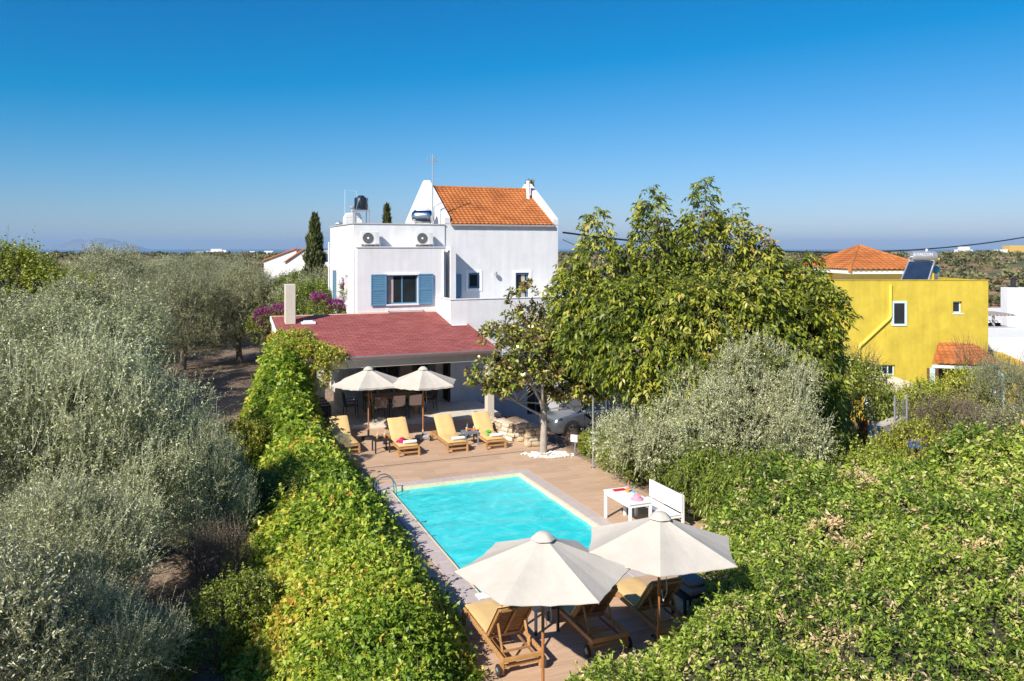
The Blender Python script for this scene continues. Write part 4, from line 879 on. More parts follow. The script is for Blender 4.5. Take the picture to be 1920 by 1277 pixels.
# bed soil along the right edge of the deck
# ------------------------------------------------------------------ silver hatchback (local: x forward = nose, z up, origin on the ground at centre)
def loft(mb, secs):
    m_ = len(secs[0]); mb.add([p for s in secs for p in s], [(i*m_+k_, i*m_+(k_+1) % m_, (i+1)*m_+(k_+1) % m_, (i+1)*m_+k_) for i in range(len(secs)-1) for k_ in range(m_)]+[tuple(range(m_))[::-1], tuple((len(secs)-1)*m_+k_ for k_ in range(m_))])
def make_car(label, paint, loc, rz, name='parked_car'):
    t = thing(name, label, 'car', loc, rz)
    st = [(2.02, .30, .50, .66, .60), (1.96, .22, .62, .72, .74), (1.80, .19, .70, .80, .82), (1.45, .18, .80, .88, .86), (1.0, .18, .88, .95, .87), (.62, .18, .93, 1.0, .87), (0, .18, .94, .99, .87), (-.8, .18, .96, 1.0, .87), (-1.5, .18, .97, 1.0, .86), (-1.85, .22, .96, 1.0, .80), (-1.98, .30, .90, .95, .70)]
    secs = []
    for x_, zb, zs, zt, hw in st:
        pr_ = [(-hw*.92, zb), (-hw, zb+.10), (-hw, zb+(zs-zb)*.55), (-hw*.985, zs-.02), (-hw*.90, zt-.02), (-hw*.5, zt+.01), (0, zt+.02), (hw*.5, zt+.01), (hw*.90, zt-.02), (hw*.985, zs-.02), (hw, zb+(zs-zb)*.55), (hw, zb+.10), (hw*.92, zb)]
        secs.append([(x_, a, z_) for a, z_ in pr_])
    mb = MB(); loft(mb, secs); body = mb.obj('body', paint, t, smooth=True)
    g_ = [(.98, .93, .95, .74, .70), (.55, .95, 1.20, .75, .64), (.15, .95, 1.40, .76, .58), (-.5, .96, 1.46, .76, .57), (-1.2, .97, 1.43, .76, .56), (-1.60, .97, 1.30, .75, .56), (-1.88, .97, 1.0, .72, .62)]
    def gs(x_, zb, zt, wb, wt): return [(x_, -wb, zb), (x_, -(wb*.45+wt*.55), zb+(zt-zb)*.6), (x_, -wt, zt-.01), (x_, 0, zt+.01), (x_, wt, zt-.01), (x_, (wb*.45+wt*.55), zb+(zt-zb)*.6), (x_, wb, zb)]
    mb = MB(); loft(mb, [gs(*q) for q in g_]); mb.obj('window', dark_glass, t, smooth=True)
    mb = MB(); rf_ = [(.20, 1.395, .60), (-.5, 1.475, .59), (-1.2, 1.445, .58), (-1.62, 1.33, .58)]
    for (xa, za, wa), (xb, zb, wb) in zip(rf_, rf_[1:]):
        mb.add([(xa, -wa, za), (xa, 0, za+.03), (xa, wa, za), (xb, -wb, zb), (xb, 0, zb+.03), (xb, wb, zb)], [(0, 1, 4, 3), (1, 2, 5, 4)])
    mb.obj('roof', paint, t, smooth=True)
    for s in (-1, 1):
        pl = MB(); pl.tube([(1.02, s*.77, .95), (.60, s*.73, 1.20), (.20, s*.62, 1.40), (-.5, s*.60, 1.475), (-1.2, s*.59, 1.445), (-1.62, s*.59, 1.32), (-1.92, s*.68, 1.0)], .035, 6)
        pl.bar((-.35, s*.775, .98), (-.42, s*.61, 1.45), .06, .02); pl.obj('pillar', paint, t, smooth=True)
        for xw in (1.22, -1.28):
            MB().lathe([(.37, -.02), (.37, .012), (.31, .012)], 24, (xw, s*.868, .33), 'y').obj('wheel_arch', rubber, t)
            wh = MB().lathe([(.19, -.10), (.31, -.10), (.32, -.06), (.32, .06), (.31, .09), (.20, .09)], 26, (xw, s*.80, .32), 'y').obj('wheel', rubber, t, smooth=True)
            rm = MB(); yo = s*.892
            for k_ in range(5):
                a = k_*2*math.pi/5+.3; rm.bar((xw+.03*math.cos(a), yo, .32+.03*math.sin(a)), (xw+.195*math.cos(a), yo, .32+.195*math.sin(a)), .07, .02, (0, 1, 0))
            rm.lathe([(.205, -.01), (.205, .01), (.185, .01), (.185, -.01)], 24, (xw, yo, .32), 'y'); rm.lathe([(.05, -.012), (.05, .012)], 12, (xw, yo, .32), 'y'); rm.obj('rim', galv, wh)
        hl = MB(); hl.add([(1.99, s*.42, .60), (1.90, s*.74, .62), (1.62, s*.835, .74), (1.66, s*.80, .80), (1.85, s*.62, .74), (1.99, s*.42, .68)], [tuple(range(6))] if s > 0 else [tuple(range(6))[::-1]])
        hl.add([(x_+.015, y_+s*.012, z_+.004) for x_, y_, z_ in hl.v[:6]], [tuple(range(6))] if s > 0 else [tuple(range(6))[::-1]])
        hl.obj('headlight', dark_glass, t, recalc=False)
        MB().lathe([(.065, -.05), (.08, 0), (.05, .03)], 12, (1.80, s*.72, .685), 'x').obj('headlamp', steel, t)
        mi = MB(); mi.lathe([(.02, -.10), (.075, -.08), (.085, 0), (.06, .09), (.01, .10)], 12, (.72, s*.98, 1.0), 'y'); mi.obj('mirror', paint, t, smooth=True)
        MB().box(-.2, -.02, s*.872-.012, s*.872+.012, .80, .83).obj('handle', paint, t); MB().box(-1.0, -.86, s*.872-.012, s*.872+.012, .81, .84).obj('handle', paint, t)
        ln = MB(); 
        for xa in (.70, -.38, -1.15): ln.box(xa-.006, xa+.006, s*.868-.006, s*.868+.006, .26, .93)
        ln.obj('door_gap', rubber, t)
    MB().box(2.0, 2.035, -.40, .40, .56, .64).obj('grille', black_metal, t); MB().box(1.985, 2.03, -.5, .5, .26, .38).obj('air_intake', black_metal, t)
    return t
silver = M('silver_car_paint', (.24, .26, .29), .22, .03, metal=.75)
cz = -.93
make_car('silver hatchback parked behind the magnolia with its nose towards the porch', silver, (3.2, 33.0, cz), TH+math.pi)
# ------------------------------------------------------------------ yellow house on the right
YD = 38.0
yh = thing('yellow_house', 'flat roofed bright yellow house with a solar heater, right of the walnut tree', 'house', (0, 0, 0), 0)
mb = MB(); wall_y(mb, 13.6, 22.62, -2.4, 5.06, YD, YD+.3, [(18.10, 18.66, 2.98, 4.0), (20.95, 21.38, 3.5, 4.06), (17.0, 18.2, .55, 1.05)])
wall_x(mb, YD+.3, YD+9, -2.4, 5.06, 22.32, 22.62); wall_x(mb, YD+.3, YD+9, -2.4, 5.06, 13.6, 13.9); mb.box(13.9, 22.32, YD+.3, YD+9, 4.6, 4.75); mb.box(13.9, 22.32, YD+8.7, YD+9, -2.4, 5.06)
mb.obj('wall', yellow_wall, yh)
fr = window(yh, 18.03, 18.74, 2.90, 4.08, YD-.04, pale_blue, dark_glass, 0, fw=.10)
bars = MB(); 
for i in range(4): bars.box(18.16+i*.12, 18.175+i*.12, YD+.06, YD+.075, 3.0, 3.98)
for i in range(7): bars.box(18.13, 18.64, YD+.055, YD+.07, 3.05+i*.14, 3.065+i*.14)
bars.obj('grille', galv, yh)
window(yh, 20.96, 21.37, 3.51, 4.05, YD+.12, pale_blue, dark_glass, 0, fw=.06); MB().box(20.92, 21.44, YD-.03, YD+.12, 3.45, 3.495).obj('sill', white_paint, yh)
window(yh, 17.02, 18.18, .56, 1.04, YD+.1, pale_blue, dark_glass, 3, fw=.05)
MB().tube([(17.96, YD-.06, 4.85), (17.96, YD-.06, 3.35), (17.9, YD-.06, 3.25), (16.5, YD-.06, 1.95), (16.45, YD-.06, 1.8), (16.45, YD-.06, -.5)], .075, 8).obj('downpipe', M('yellow_pipe', (.72, .58, .08), .6, .1), yh)
mb = MB(); mb.box(13.55, 22.66, YD-.03, YD+.33, 5.06, 5.085); mb.obj('coping', M('yellow_coping', (.58, .42, .04), .8, .2), yh)
MB().lathe([(.07, 4.75), (.07, 5.55)], 10, (20.9+.9, YD+3, 0)).obj('vent_pipe', white_paint, yh)
# tiled upper roof behind
mb = MB(); apx = (20.6, 47.6, 6.72); E = 5.42
A, B, Cc, D = (17.2-1.6, 46.6, E), (18.4, 43.6, E), (23.3, 44.0, E), (24.0, 50, E)
A = (18.0, 50.5, E)
tile_roof(mb, A, B, apx, apx, 12, .30, .05); tile_roof(mb, B, Cc, apx, apx, 12, .30, .05); tile_roof(mb, Cc, D, apx, apx, 8, .6, .05)
mb.obj('roof', tile_orange, yh, kind='stuff', recalc=False)
mb = MB(); mb.tube([B, apx], .11, 8); mb.tube([Cc, apx], .11, 8); mb.obj('ridge_tiles', tile_orange, yh, kind='stuff')
mb = MB(); mb.prism([(18.1, 50.4), (18.45, 43.75), (23.2, 44.1), (23.9, 49.9)], 5.18, 5.40, 'z'); mb.obj('eave_board', white_paint, yh)
mb = MB(); mb.prism([(18.4, 50.0), (18.9, 44.4), (22.9, 44.6), (23.4, 49.6)], 4.0, 5.18, 'z'); mb.obj('upper_wall', M('upper_grey_plaster', (.55, .50, .45), .8, .06), yh)
# small tiled porch
mb = MB(); tile_roof(mb, (19.0, 36.2, 1.35), (20.6, 35.7, 1.35), (20.2, 37.9, 2.1), (20.4, 37.9, 2.1), 7, .26, .05); tile_roof(mb, (20.6, 35.7, 1.35), (22.2, 36.2, 1.35), (20.4, 37.9, 2.1), (22.2, 37.9, 2.1), 7, .26, .05)
mb.obj('porch_roof', tile_orange, yh, kind='stuff', recalc=False)
mb = MB(); mb.bar((19.05, 36.3, 1.24), (20.6, 35.8, 1.24), .08, .14); mb.bar((20.6, 35.8, 1.24), (22.2, 36.3, 1.24), .08, .14)
for x_, y_ in ((19.1, 36.35), (20.6, 35.9), (22.1, 36.35)): mb.box(x_-.08, x_+.08, y_-.08, y_+.08, -1.8, 1.16)
mb.obj('porch_frame', pale_blue, yh)
MB().box(19.7, 20.5, YD-.05, YD-.005, -1.4, .9).obj('door', M('brown_door', (.16, .08, .05), .6, .2), yh)
# low tan canopy in front of it
mb = MB(); mb.add([(16.6, 36.2, .20), (18.6, 34.2, .05), (20.0, 35.2, .05), (18.6, 37.6, .55), (17.0, 37.9, .55)], [(0, 1, 2, 3, 4)])
mb.add([(16.6, 36.2, .08), (18.6, 34.2, -.07), (20.0, 35.2, -.07), (18.6, 37.6, .43), (17.0, 37.9, .43)], [(4, 3, 2, 1, 0)]); mb.add(mb.v[:10], [(i, i+5, (i+1) % 5+5, (i+1) % 5) for i in range(5)])
t = thing('canopy_roof', 'low pale tan canopy roof at the foot of the yellow house', 'canopy', (-.6, 0, 0), 0); mb.obj('roof', M('tan_canopy', (.60, .50, .40), .9, .1), t)
mb = MB(); 
for x_, y_ in ((16.8, 36.1), (18.6, 34.4), (19.8, 35.2)): mb.box(x_-.05, x_+.05, y_-.05, y_+.05, -2.2, -.06+.0)
mb.obj('post', pale_blue, t)
MB().box(17.3, 18.3, 37.8, 37.9, -1.2, -.4).obj('window', pale_blue, t)
# solar water heater on the yellow house
t = thing('solar_water_heater', 'solar water heater with a grey tank and dark tilted panel on the yellow house', 'water heater', (19.95, YD+1.3, 4.76), 0)
MB().lathe([(.05, -.62), (.24, -.60), (.27, -.52), (.27, .52), (.24, .60), (.05, .62)], 22, (.45, .35, 1.42), 'x').obj('tank', M('grey_tank', (.45, .46, .48), .35, .05, metal=.5), t, smooth=True)
mb = MB(); A4 = [(-1.05, -.35, .16), (.28, -.35, .16), (.95, .25, 1.20), (-.32, .25, 1.20)]
mb.add(A4+[(x_, y_+.06, z_-.05) for x_, y_, z_ in A4], [(0, 1, 2, 3), (7, 6, 5, 4), (0, 4, 5, 1), (1, 5, 6, 2), (2, 6, 7, 3), (3, 7, 4, 0)]); mb.obj('collector', M('collector_glass', (.02, .035, .07), .12, .2), t)
mb = MB(); 
for i in range(4): mb.bar(A4[i], A4[(i+1) % 4], .05, .06)
mb.bar((.28, -.3, .1), (.75, .4, 0), .04, .04); mb.bar((.75, .35, 0), (.95, .3, 1.2), .04, .04); mb.bar((-.35, .35, 0), (-.3, .3, 1.2), .04, .04); mb.tube([(-.3, .2, 1.18), (-.38, .25, 1.32), (-.1, .3, 1.45)], .03, 6); mb.obj('frame', galv, t)
fc = bpy.data.curves.new('tank_lettering', 'FONT'); fc.body = 'FALCON'; fc.size = .19; fc.extrude = .002; fc.materials.append(white_paint)
dg = bpy.context.evaluated_depsgraph_get(); fo = bpy.data.objects.new('tmp_text', fc); lm = bpy.data.meshes.new_from_object(fo); bpy.data.objects.remove(fo)
lo = bpy.data.objects.new('lettering', lm); link(lo, t); lo.location = (.02, .078, 1.46); lo.rotation_euler = (rad(88), 0, 0)
MB().lathe([(.05, 1.69), (.05, 1.78), (.02, 1.8)], 8, (.6, .35, 0)).obj('valve', white_paint, t)
t = thing('water_jug', 'small round turquoise water vessel hanging beside the solar heater', 'water tank', (21.35, YD+2.3, 5.3), 0)
MB().lathe([(.03, 0), (.16, .06), (.19, .2), (.15, .34), (.05, .4)], 14).obj('vessel', M('turquoise', (.03, .30, .50), .3, .2), t, smooth=True)
MB().tube([(0, .1, -.55), (0, .1, .6)], .03, 6).obj('stand', galv, t)
t = thing('roof_chimney', 'small yellow chimney with a flat cap behind the solar heater', 'chimney', (21.75, YD+3.6, 4.75), 0); MB().box(-.16, .16, -.16, .16, 0, 1.25).obj('stack', yellow_wall, t); MB().box(-.34, .34, -.3, .3, 1.25, 1.33).obj('cap', M('chimney_cap', (.55, .45, .12), .8, .1), t)
# ------------------------------------------------------------------ white house at the right edge and the low yellow annex
t = thing('white_side_house', 'low white house with a square chimney at the right edge behind the yellow house', 'house', (0, 0, 0), 0)
mb = MB(); mb.box(26.0, 40, 49.5, 60, -3, 1.75); mb.add([(23.9, 42.4, -1.6), (33, 42.4, -1.6), (33, 42.4, 1.1), (25.2, 42.4, 1.1)], [(0, 1, 2, 3)]); 
mb.box(24.2, 36, 42.6, 48.5, -3, 1.85); mb.obj('wall', white_wall, t)
MB().box(26.0, 40.5, 49.2, 60, 2.0, 2.12).obj('roof', white_wall, t)
MB().box(30.05, 31.2, 48.52, 49.2, 1.5, 4.2).obj('chimney', white_wall, t); MB().lathe([(.28, 4.2), (.28, 4.25), (.14, 4.3), (.14, 4.7), (.2, 4.75)], 12, (30.6, 48.85, 0)).obj('cowl', black_metal, t)
pgm = M('grey_timber', (.33, .29, .26), .8, .2)
pg = MB(); 
for x_ in (27.0, 28.2, 29.4): pg.box(x_-.06, x_+.06, 48.8, 48.92, 1.5, 2.6)
for y_ in (47.0, 48.8): pg.box(26.8, 29.6, y_, y_+.1, 2.6, 2.7)
t2 = thing('pergola', 'small grey timber pergola on the terrace of the white house at the right', 'pergola'); pg.obj('frame', pgm, t2)
for i in range(12): MB().box(26.9+i*.22, 26.96+i*.22, 46.9, 49.0, 2.7, 2.74).obj('slat', pgm, t2)
t = thing('yellow_annex', 'low orange yellow annex with a pale blue door right of the yellow house', 'building', (0, 0, 0), 0)
mb = MB(); mb.prism([(22.63, -2.4), (26.8, -2.4), (26.8, .4), (24.6, 1.35), (22.63, 1.35)], 40.2, 42.3, 'y'); mb.obj('wall', M('orange_plaster', (.64, .42, .03), .85, .12), t)
MB().box(22.7, 23.9, 39.95, 40.195, -.2, 1.2).obj('front_panel', M('brown_panel', (.33, .22, .11), .8, .1), t); MB().box(22.65, 24.0, 39.9, 40.25, 1.36, 1.52).obj('roof_edge', M('slate_edge', (.15, .15, .17), .8, .1), t)  # plain brown panel on the annex front, below the slate edge
MB().box(24.0, 24.75, 40.13, 40.18, -1.8, .35).obj('door', pale_blue, t)
t = thing('ladder', 'wooden ladder leaning on the orange yellow annex at the right edge', 'ladder', (0, 0, 0), 0)
for x_ in (25.2, 25.6): MB().bar((x_, 39.6, -1.8), (x_, 40.1, .9), .05, .05).obj('rail', pgm, t)
for i in range(8): MB().bar((25.2, 39.65+i*.055, -1.5+i*.3), (25.6, 39.65+i*.055, -1.5+i*.3), .03, .03).obj('rung', pgm, t)
# ------------------------------------------------------------------ white houses behind the grove, cypress side
t = thing('distant_house', 'pale house with stepped orange edged gables left of the tall cypress', 'house', (0, 0, 0), 0)
pale = plaster('pale_plaster', (.66, .64, .62), .04, .05)
def gable(mb, x0, x1, xr, y0, y1, ze, ze2, zr_): mb.prism([(x0, -3), (x1, -3), (x1, ze2), (xr, zr_), (x0, ze)], y0, y1, 'y')
mb = MB(); gable(mb, -21.0, -17.9, -19.2, 74, 84, 5.2, 6.0, 6.45); gable(mb, -24.2, -21.02, -21.05, 78, 88, 5.3, 6.5, 6.5); mb.box(-17.88, -15.4, 73.2, 82, -3, 5.3); mb.obj('wall', pale, t)
rm_ = MB(); rm_.bar((-21.05, 73.9, 5.28), (-19.2, 73.9, 6.53), .16, .10); rm_.bar((-24.3, 77.9, 5.36), (-21.0, 77.9, 6.6), .16, .10); rm_.bar((-19.2, 73.9, 6.53), (-17.8, 73.9, 6.1), .16, .10)
rm_.add([(-21.05, 73.9, 5.26), (-19.2, 73.9, 6.51), (-19.2, 84, 6.51), (-21.05, 84, 5.26)], [(0, 1, 2, 3)]); rm_.obj('roof', tile_orange, t)
MB().box(-18.9, -18.3, 73.94, 73.99, 4.2, 4.95).obj('window', dark_glass, t)
MB().box(-17.9, -17.0, 72.9, 73.1, 1.4, 3.9).obj('wall_panel', white_wall, t)
t = thing('distant_house', 'white house with a small orange roof between the tall cypress and the main house', 'house', (0, 0, 0), 0)
MB().box(-15.9, -12, 66, 74, -3, 4.1).obj('wall', white_wall, t); mb = MB(); tile_roof(mb, (-15.9, 64.8, 4.1), (-12, 64.8, 4.1), (-15.9, 67.5, 5.0), (-12, 67.5, 5.0), 8, .3, .05); mb.obj('roof', tile_orange, t, kind='stuff', recalc=False)
t = thing('side_terrace', 'white balcony wall with railing behind the main house by the bougainvillea', 'balcony', (OX, OY, 0), TH)
mb = MB(); mb.box(.75, 1.66, 20.6, 20.8, -.5, 4.25); mb.box(.75, .9, 20.8, 23, -.5, 4.25); mb.obj('wall', white_wall, t)
mb = MB(); 
for i in range(9): mb.tube([(.45+i*.13, 19.9, 1.8), (.45+i*.13, 19.9, 3.2)], .014, 5)
mb.obj('railing', white_paint, t)
# far ridge houses
fh = [(-395, 1010, 16, 5), (-372, 1005, 22, 8), (-358, 990, 14, 6), (-330, 1015, 12, 5), (-300, 985, 18, 4), (395, 700, 12, 4), (-470, 980, 10, 4)]
fl = ['white block on the far ridge, left of the bright cluster', 'largest bright white building on the far ridge', 'white building on the far ridge right of the largest one', 'small white building on the far ridge', 'pale low building on the far ridge nearest the cypress', 'small pale house on the far right ridge by the sea', 'tiny pale house on the far left ridge']
for (x_, y_, w_, h_), lab in zip(fh, fl):
    t = thing('far_house', lab, 'house', (x_, y_, gz(x_, y_)-1), .2); MB().box(-w_/2, w_/2, -4, 4, 0, h_+1).obj('wall', white_wall, t); MB().box(-w_/4, w_/3, -3, 3, h_+1, h_+3.5).obj('upper_storey', white_wall, t)
    wn = MB()
    for i in range(3): wn.box(-w_/2+w_*(i+.6)/3.4, -w_/2+w_*(i+1.1)/3.4, -4.1, -4.02, 2, 3.6)
    wn.obj('window', dark_glass, t)
x_, y_ = 395+85, 790
t = thing('far_house', 'yellow ochre house among bushes on the ridge at the far right', 'house', (368, 585, gz(368, 585)-1), 0); MB().box(-7, 9, -4, 4, 0, 7.5).obj('wall', M('ochre', (.55, .36, .10), .9, .1), t); MB().box(-14, -7.02, -3, 3, 0, 4.5).obj('annex', white_wall, t)
# ------------------------------------------------------------------ cables
def cable(name, label, a, b, sag, r=.022, n_=24):
    a = Vector(a); b = Vector(b); pts = [a.lerp(b, i/n_)-Vector((0, 0, sag*4*(i/n_)*(1-i/n_))) for i in range(n_+1)]
    tag(MB().tube(pts, r, 6).obj(name, black_metal), label, 'cable')
cable('power_cable', 'thick black power cable sagging across the sky to the right edge', (2.45, 38.6, 7.35), (40, 60, 7.7), 1.178, .045)
cable('power_cable', 'lower thin cable leaving the corner of the main house towards the big tree', (2.45, 38.6, 7.0), (6.6, 31, 5.4), .15, .02)
cable('power_cable', 'thin dark cable crossing the far hillside right of the yellow house', (20.5, 70, 4.2), (62, 66, .8), .6, .03)
# ------------------------------------------------------------------ things in the right hand garden
t = thing('garden_wall', 'low pale concrete wall running past the gate posts', 'wall', (0, 0, 0), 0)
mb = MB(); mb.bar((13.2, 29.2, -.75), (15.1, 30.9, -.75), .45, 1.7); mb.obj('body', M('pale_concrete', (.52, .45, .40), .9, .12), t, bevel=.02); mb = MB(); mb.bar((12.3, 26.2, -.9), (13.15, 29.1, -.9), .4, 1.5); mb.obj('stone_end', stone_m[1], t, bevel=.05)
t = thing('wire_gate', 'galvanised gate posts with wire mesh beside the low concrete wall', 'gate', (0, 0, 0), 0)
for x_, y_ in ((14.35, 30.0), (15.0, 30.4)): MB().tube([(x_, y_, -1.2), (x_, y_, 1.05)], .035, 8).obj('post', galv, t)
mb = MB()
for i in range(14): mb.tube([(14.38, 30.02, -.7+i*.12), (14.97, 30.38, -.7+i*.12)], .005, 4)
for i in range(7): mb.tube([(14.42+i*.085, 30.04+i*.052, -.75), (14.42+i*.085, 30.04+i*.052, .95)], .005, 4)
mb.obj('wire_mesh', galv, t, kind='stuff')
t = thing('blue_table', 'long blue edged table with a tan top standing among the bushes', 'table', (15.75, 30.0, gz(15.75, 30.0)), rad(-28))
MB().box(-.85, .85, -.38, .38, .90, .94).obj('tabletop', M('faded_tan_board', (.38, .26, .20), .8, .15), t); mb = MB(); mb.box(-.9, .9, -.43, -.385, .74, .95); mb.box(-.9, .9, .385, .43, .74, .95); mb.box(-.9, -.855, -.38, .38, .74, .95); mb.box(.855, .9, -.38, .38, .74, .95); mb.obj('apron', M('blue_board', (.02, .10, .30), .5, .1), t)
for a in (-.75, .75):
    for c in (-.3, .3): MB().box(a-.04, a+.04, c-.04, c+.04, 0, .739).obj('leg', galv, t)
t = thing('red_scooter', 'small red scooter parked beside the dark bushes below the yellow house', 'scooter', (14.75, 32.6, -1.5), rad(115))
for x_ in (-.6, .6): 
    wh = MB().lathe([(.14, -.05), (.24, -.05), (.26, 0), (.24, .05), (.14, .05)], 18, (x_, 0, .26), 'y').obj('wheel', rubber, t); MB().lathe([(.13, -.02), (.13, .02)], 12, (x_, 0, .26), 'y').obj('rim', galv, wh)
mb = MB(); mb.tube([(.92, 0, .42), (.80, 0, .56), (.6, 0, .60), (.4, 0, .50)], [.05, .08, .09, .06], 8); mb.tube([(-.15, 0, .3), (-.3, 0, .62), (-.6, 0, .72), (-.95, 0, .70)], [.08, .16, .17, .07], 8); mb.bar((-.2, 0, .3), (.35, 0, .28), .28, .07); mb.bar((.35, 0, .28), (.50, 0, .95), .34, .07); mb.obj('body', redm, t, smooth=True)
MB().tube([(-.1, 0, .78), (-.5, 0, .84), (-.85, 0, .84)], [.08, .12, .09], 8).obj('seat', rubber, t, smooth=True); MB().tube([(.42, -.32, 1.0), (.5, 0, .96), (.42, .32, 1.0)], .02, 6).obj('handlebar', black_metal, t); MB().lathe([(.07, -.04), (.09, .03)], 12, (.56, 0, .88), 'x').obj('headlamp', steel, t)
# ------------------------------------------------------------------ vegetation
R = np.random.RandomState(11)
def unit(a): return a/np.maximum(np.linalg.norm(a, axis=-1, keepdims=True), 1e-6)
def leaf_mesh(name, P, A, L, Wd, rnd, mat, up=.6, droop=.12, fold=.18, extra=None, seed=0):
    """P base points, A axes, L lengths, Wd widths: one folded four cornered leaf each"""
    rs2 = np.random.RandomState(seed); n = len(P); A = unit(A)
    N = unit(rs2.normal(size=(n, 3))*(1-up)+np.array([0, 0, 1.0])*up); S = unit(np.cross(A, N)); N = np.cross(S, A)
    L = np.broadcast_to(np.asarray(L, float), (n,))[:, None]; Wd = np.broadcast_to(np.asarray(Wd, float), (n,))[:, None]
    mid = P+A*L*.48
    v = np.stack([P, mid+S*Wd*.5+N*Wd*fold, P+A*L-np.array([0, 0, 1.])*L*droop, mid-S*Wd*.5+N*Wd*fold], 1).reshape(-1, 3)
    f = np.arange(4*n).reshape(n, 4)
    if extra is not None:
        ev, ef = extra; f = np.concatenate([f, np.asarray(ef)+len(v)]); v = np.concatenate([v, np.asarray(ev)]); rnd = np.concatenate([rnd, np.full(len(ef), -1.)])
    me = bpy.data.meshes.new(name); fast_mesh(me, v, f)
    at = me.attributes.new('rnd', 'FLOAT', 'FACE'); at.data.foreach_set('value', np.ascontiguousarray(rnd, dtype=np.float32))
    me.materials.append(mat); return me
def lobes_sample(lobes, n, rs2, shell=(.62, 1.0), down=.35):
    """points and outward directions near the surface of a union of ellipsoid lobes (cx,cy,cz,rx,ry,rz)"""
    lb = np.array(lobes, float); wgt = (lb[:, 3]*lb[:, 4]+lb[:, 4]*lb[:, 5]+lb[:, 3]*lb[:, 5]); wgt /= wgt.sum(); P = np.zeros((0, 3)); D = np.zeros((0, 3))
    while len(P) < n:
        m_ = n*2; k = rs2.choice(len(lb), m_, p=wgt); d = unit(rs2.normal(size=(m_, 3)))
        keep = (d[:, 2] > -.3) | (rs2.rand(m_) < down); d = d[keep]; k = k[keep]
        rr = shell[0]+(shell[1]-shell[0])*rs2.rand(len(d))**.6
        p = lb[k, :3]+d*lb[k, 3:]*rr[:, None]
        ins = np.zeros(len(p), bool)
        for j in range(len(lb)):
            q = (p-lb[j, :3])/lb[j, 3:]; ins |= (np.linalg.norm(q, axis=1) < .60)
        p = p[~ins]; d = unit(d[~ins]/lb[k[~ins], 3:]); P = np.concatenate([P, p]); D = np.concatenate([D, d])
    return P[:n], D[:n]
def lumpy(lobes, k, r0, r1, seed, shrink=.88, up=-.2):
    rr = np.random.RandomState(seed); out = [(a, b, c, d*shrink, e*shrink, f*shrink) for a, b, c, d, e, f in lobes]; lb = np.array(lobes); w_ = lb[:, 3]**2; w_ = w_/w_.sum()
    for i in range(k):
        j = rr.choice(len(lb), p=w_); d = unit(rr.normal(size=3)); 
        if d[2] < up: d[2] = -d[2]
        c = lb[j, :3]+d*lb[j, 3:]*rr.uniform(.80, 1.0); r = rr.uniform(r0, r1); out.append((c[0], c[1], c[2], r, r, r*rr.uniform(.7, 1.1)))
    return out
def ribbons(P, D, L, w_=.008, bend=None):
    """thin twig strips along each spray"""
    n = len(P); S = unit(np.cross(D, np.array([.3, .2, 1.]))); L = np.broadcast_to(L, (n,))[:, None]; e = P+D*L
    if bend is not None: e = e+bend
    v = np.stack([P-S*w_, P+S*w_, e+S*w_*.4, e-S*w_*.4], 1).reshape(-1, 3); return v, np.arange(4*n).reshape(n, 4)
bark = M('olive_bark', (.16, .13, .10), .95, .3, 6, .8, 20); bark_l = M('pale_bark', (.36, .31, .26), .9, .2, 5, .6, 20)
def leafy_mat(name, stops, twig, **kw):
    return leaf_mat(name, [(0.0, twig), (.02, stops[0])]+[(.03+.97*i/(len(stops)-1), c) for i, c in enumerate(stops)][1:], **kw)
olive_m = leafy_mat('olive_leaves', [(.055, .07, .024), (.17, .19, .065), (.38, .39, .17), (.85, .80, .52)], (.16, .16, .09), trans=.20, under=(.44, .44, .28), rough=.5)
olive_far_m = leafy_mat('olive_leaves_dull', [(.06, .07, .024), (.16, .175, .06), (.33, .335, .14), (.64, .59, .35)], (.15, .15, .09), trans=.25, under=(.38, .37, .23), rough=.55)
silver_m = leafy_mat('silver_leaves', [(.06, .08, .025), (.19, .22, .075), (.47, .48, .21), (1.0, .95, .66)], (.24, .24, .14), trans=.20, under=(.56, .56, .37), rough=.45, spec=.55)
walnut_m = leafy_mat('walnut_leaves', [(.07, .10, .012), (.22, .27, .025), (.40, .42, .045), (.58, .50, .12), (.52, .30, .08)], (.10, .07, .05), trans=.38, under=(.20, .25, .07), rough=.4)
magn_m = leafy_mat('magnolia_leaves', [(.045, .075, .010), (.12, .17, .02), (.23, .27, .03), (.38, .38, .09), (.40, .20, .07)], (.3, .26, .22), trans=.18, under=(.17, .10, .04), rough=.3, spec=.6)
vine_m = leafy_mat('vine_leaves', [(.08, .14, .014), (.19, .27, .025), (.32, .39, .04), (.46, .47, .07), (.52, .40, .06), (.52, .25, .06)], (.25, .18, .11), trans=.38, rough=.42, spec=.45)
hedge_m = leafy_mat('hedge_leaves', [(.05, .085, .016), (.15, .23, .03), (.30, .39, .05), (.45, .52, .085), (.62, .57, .20), (.66, .47, .25), (.74, .57, .36)], (.36, .28, .18), trans=.38, rough=.42, spec=.45)
shrub_m = leafy_mat('shrub_leaves', [(.05, .08, .010), (.12, .17, .02), (.23, .28, .04), (.38, .40, .10)], (.12, .09, .06), trans=.25, rough=.4)
bright_m = leafy_mat('bright_shrub_leaves', [(.10, .14, .014), (.24, .29, .03), (.38, .42, .05), (.52, .50, .10)], (.15, .11, .07), trans=.3, rough=.45)
cyp_m = leafy_mat('cypress_leaves', [(.02, .032, .010), (.05, .07, .02), (.10, .115, .03), (.17, .14, .05)], (.1, .07, .05), trans=.1, rough=.6)
bare_m = leafy_mat('dry_twigs', [(.10, .08, .055), (.17, .13, .09), (.25, .20, .14), (.32, .25, .15)], (.16, .12, .09), trans=.15, rough=.8)
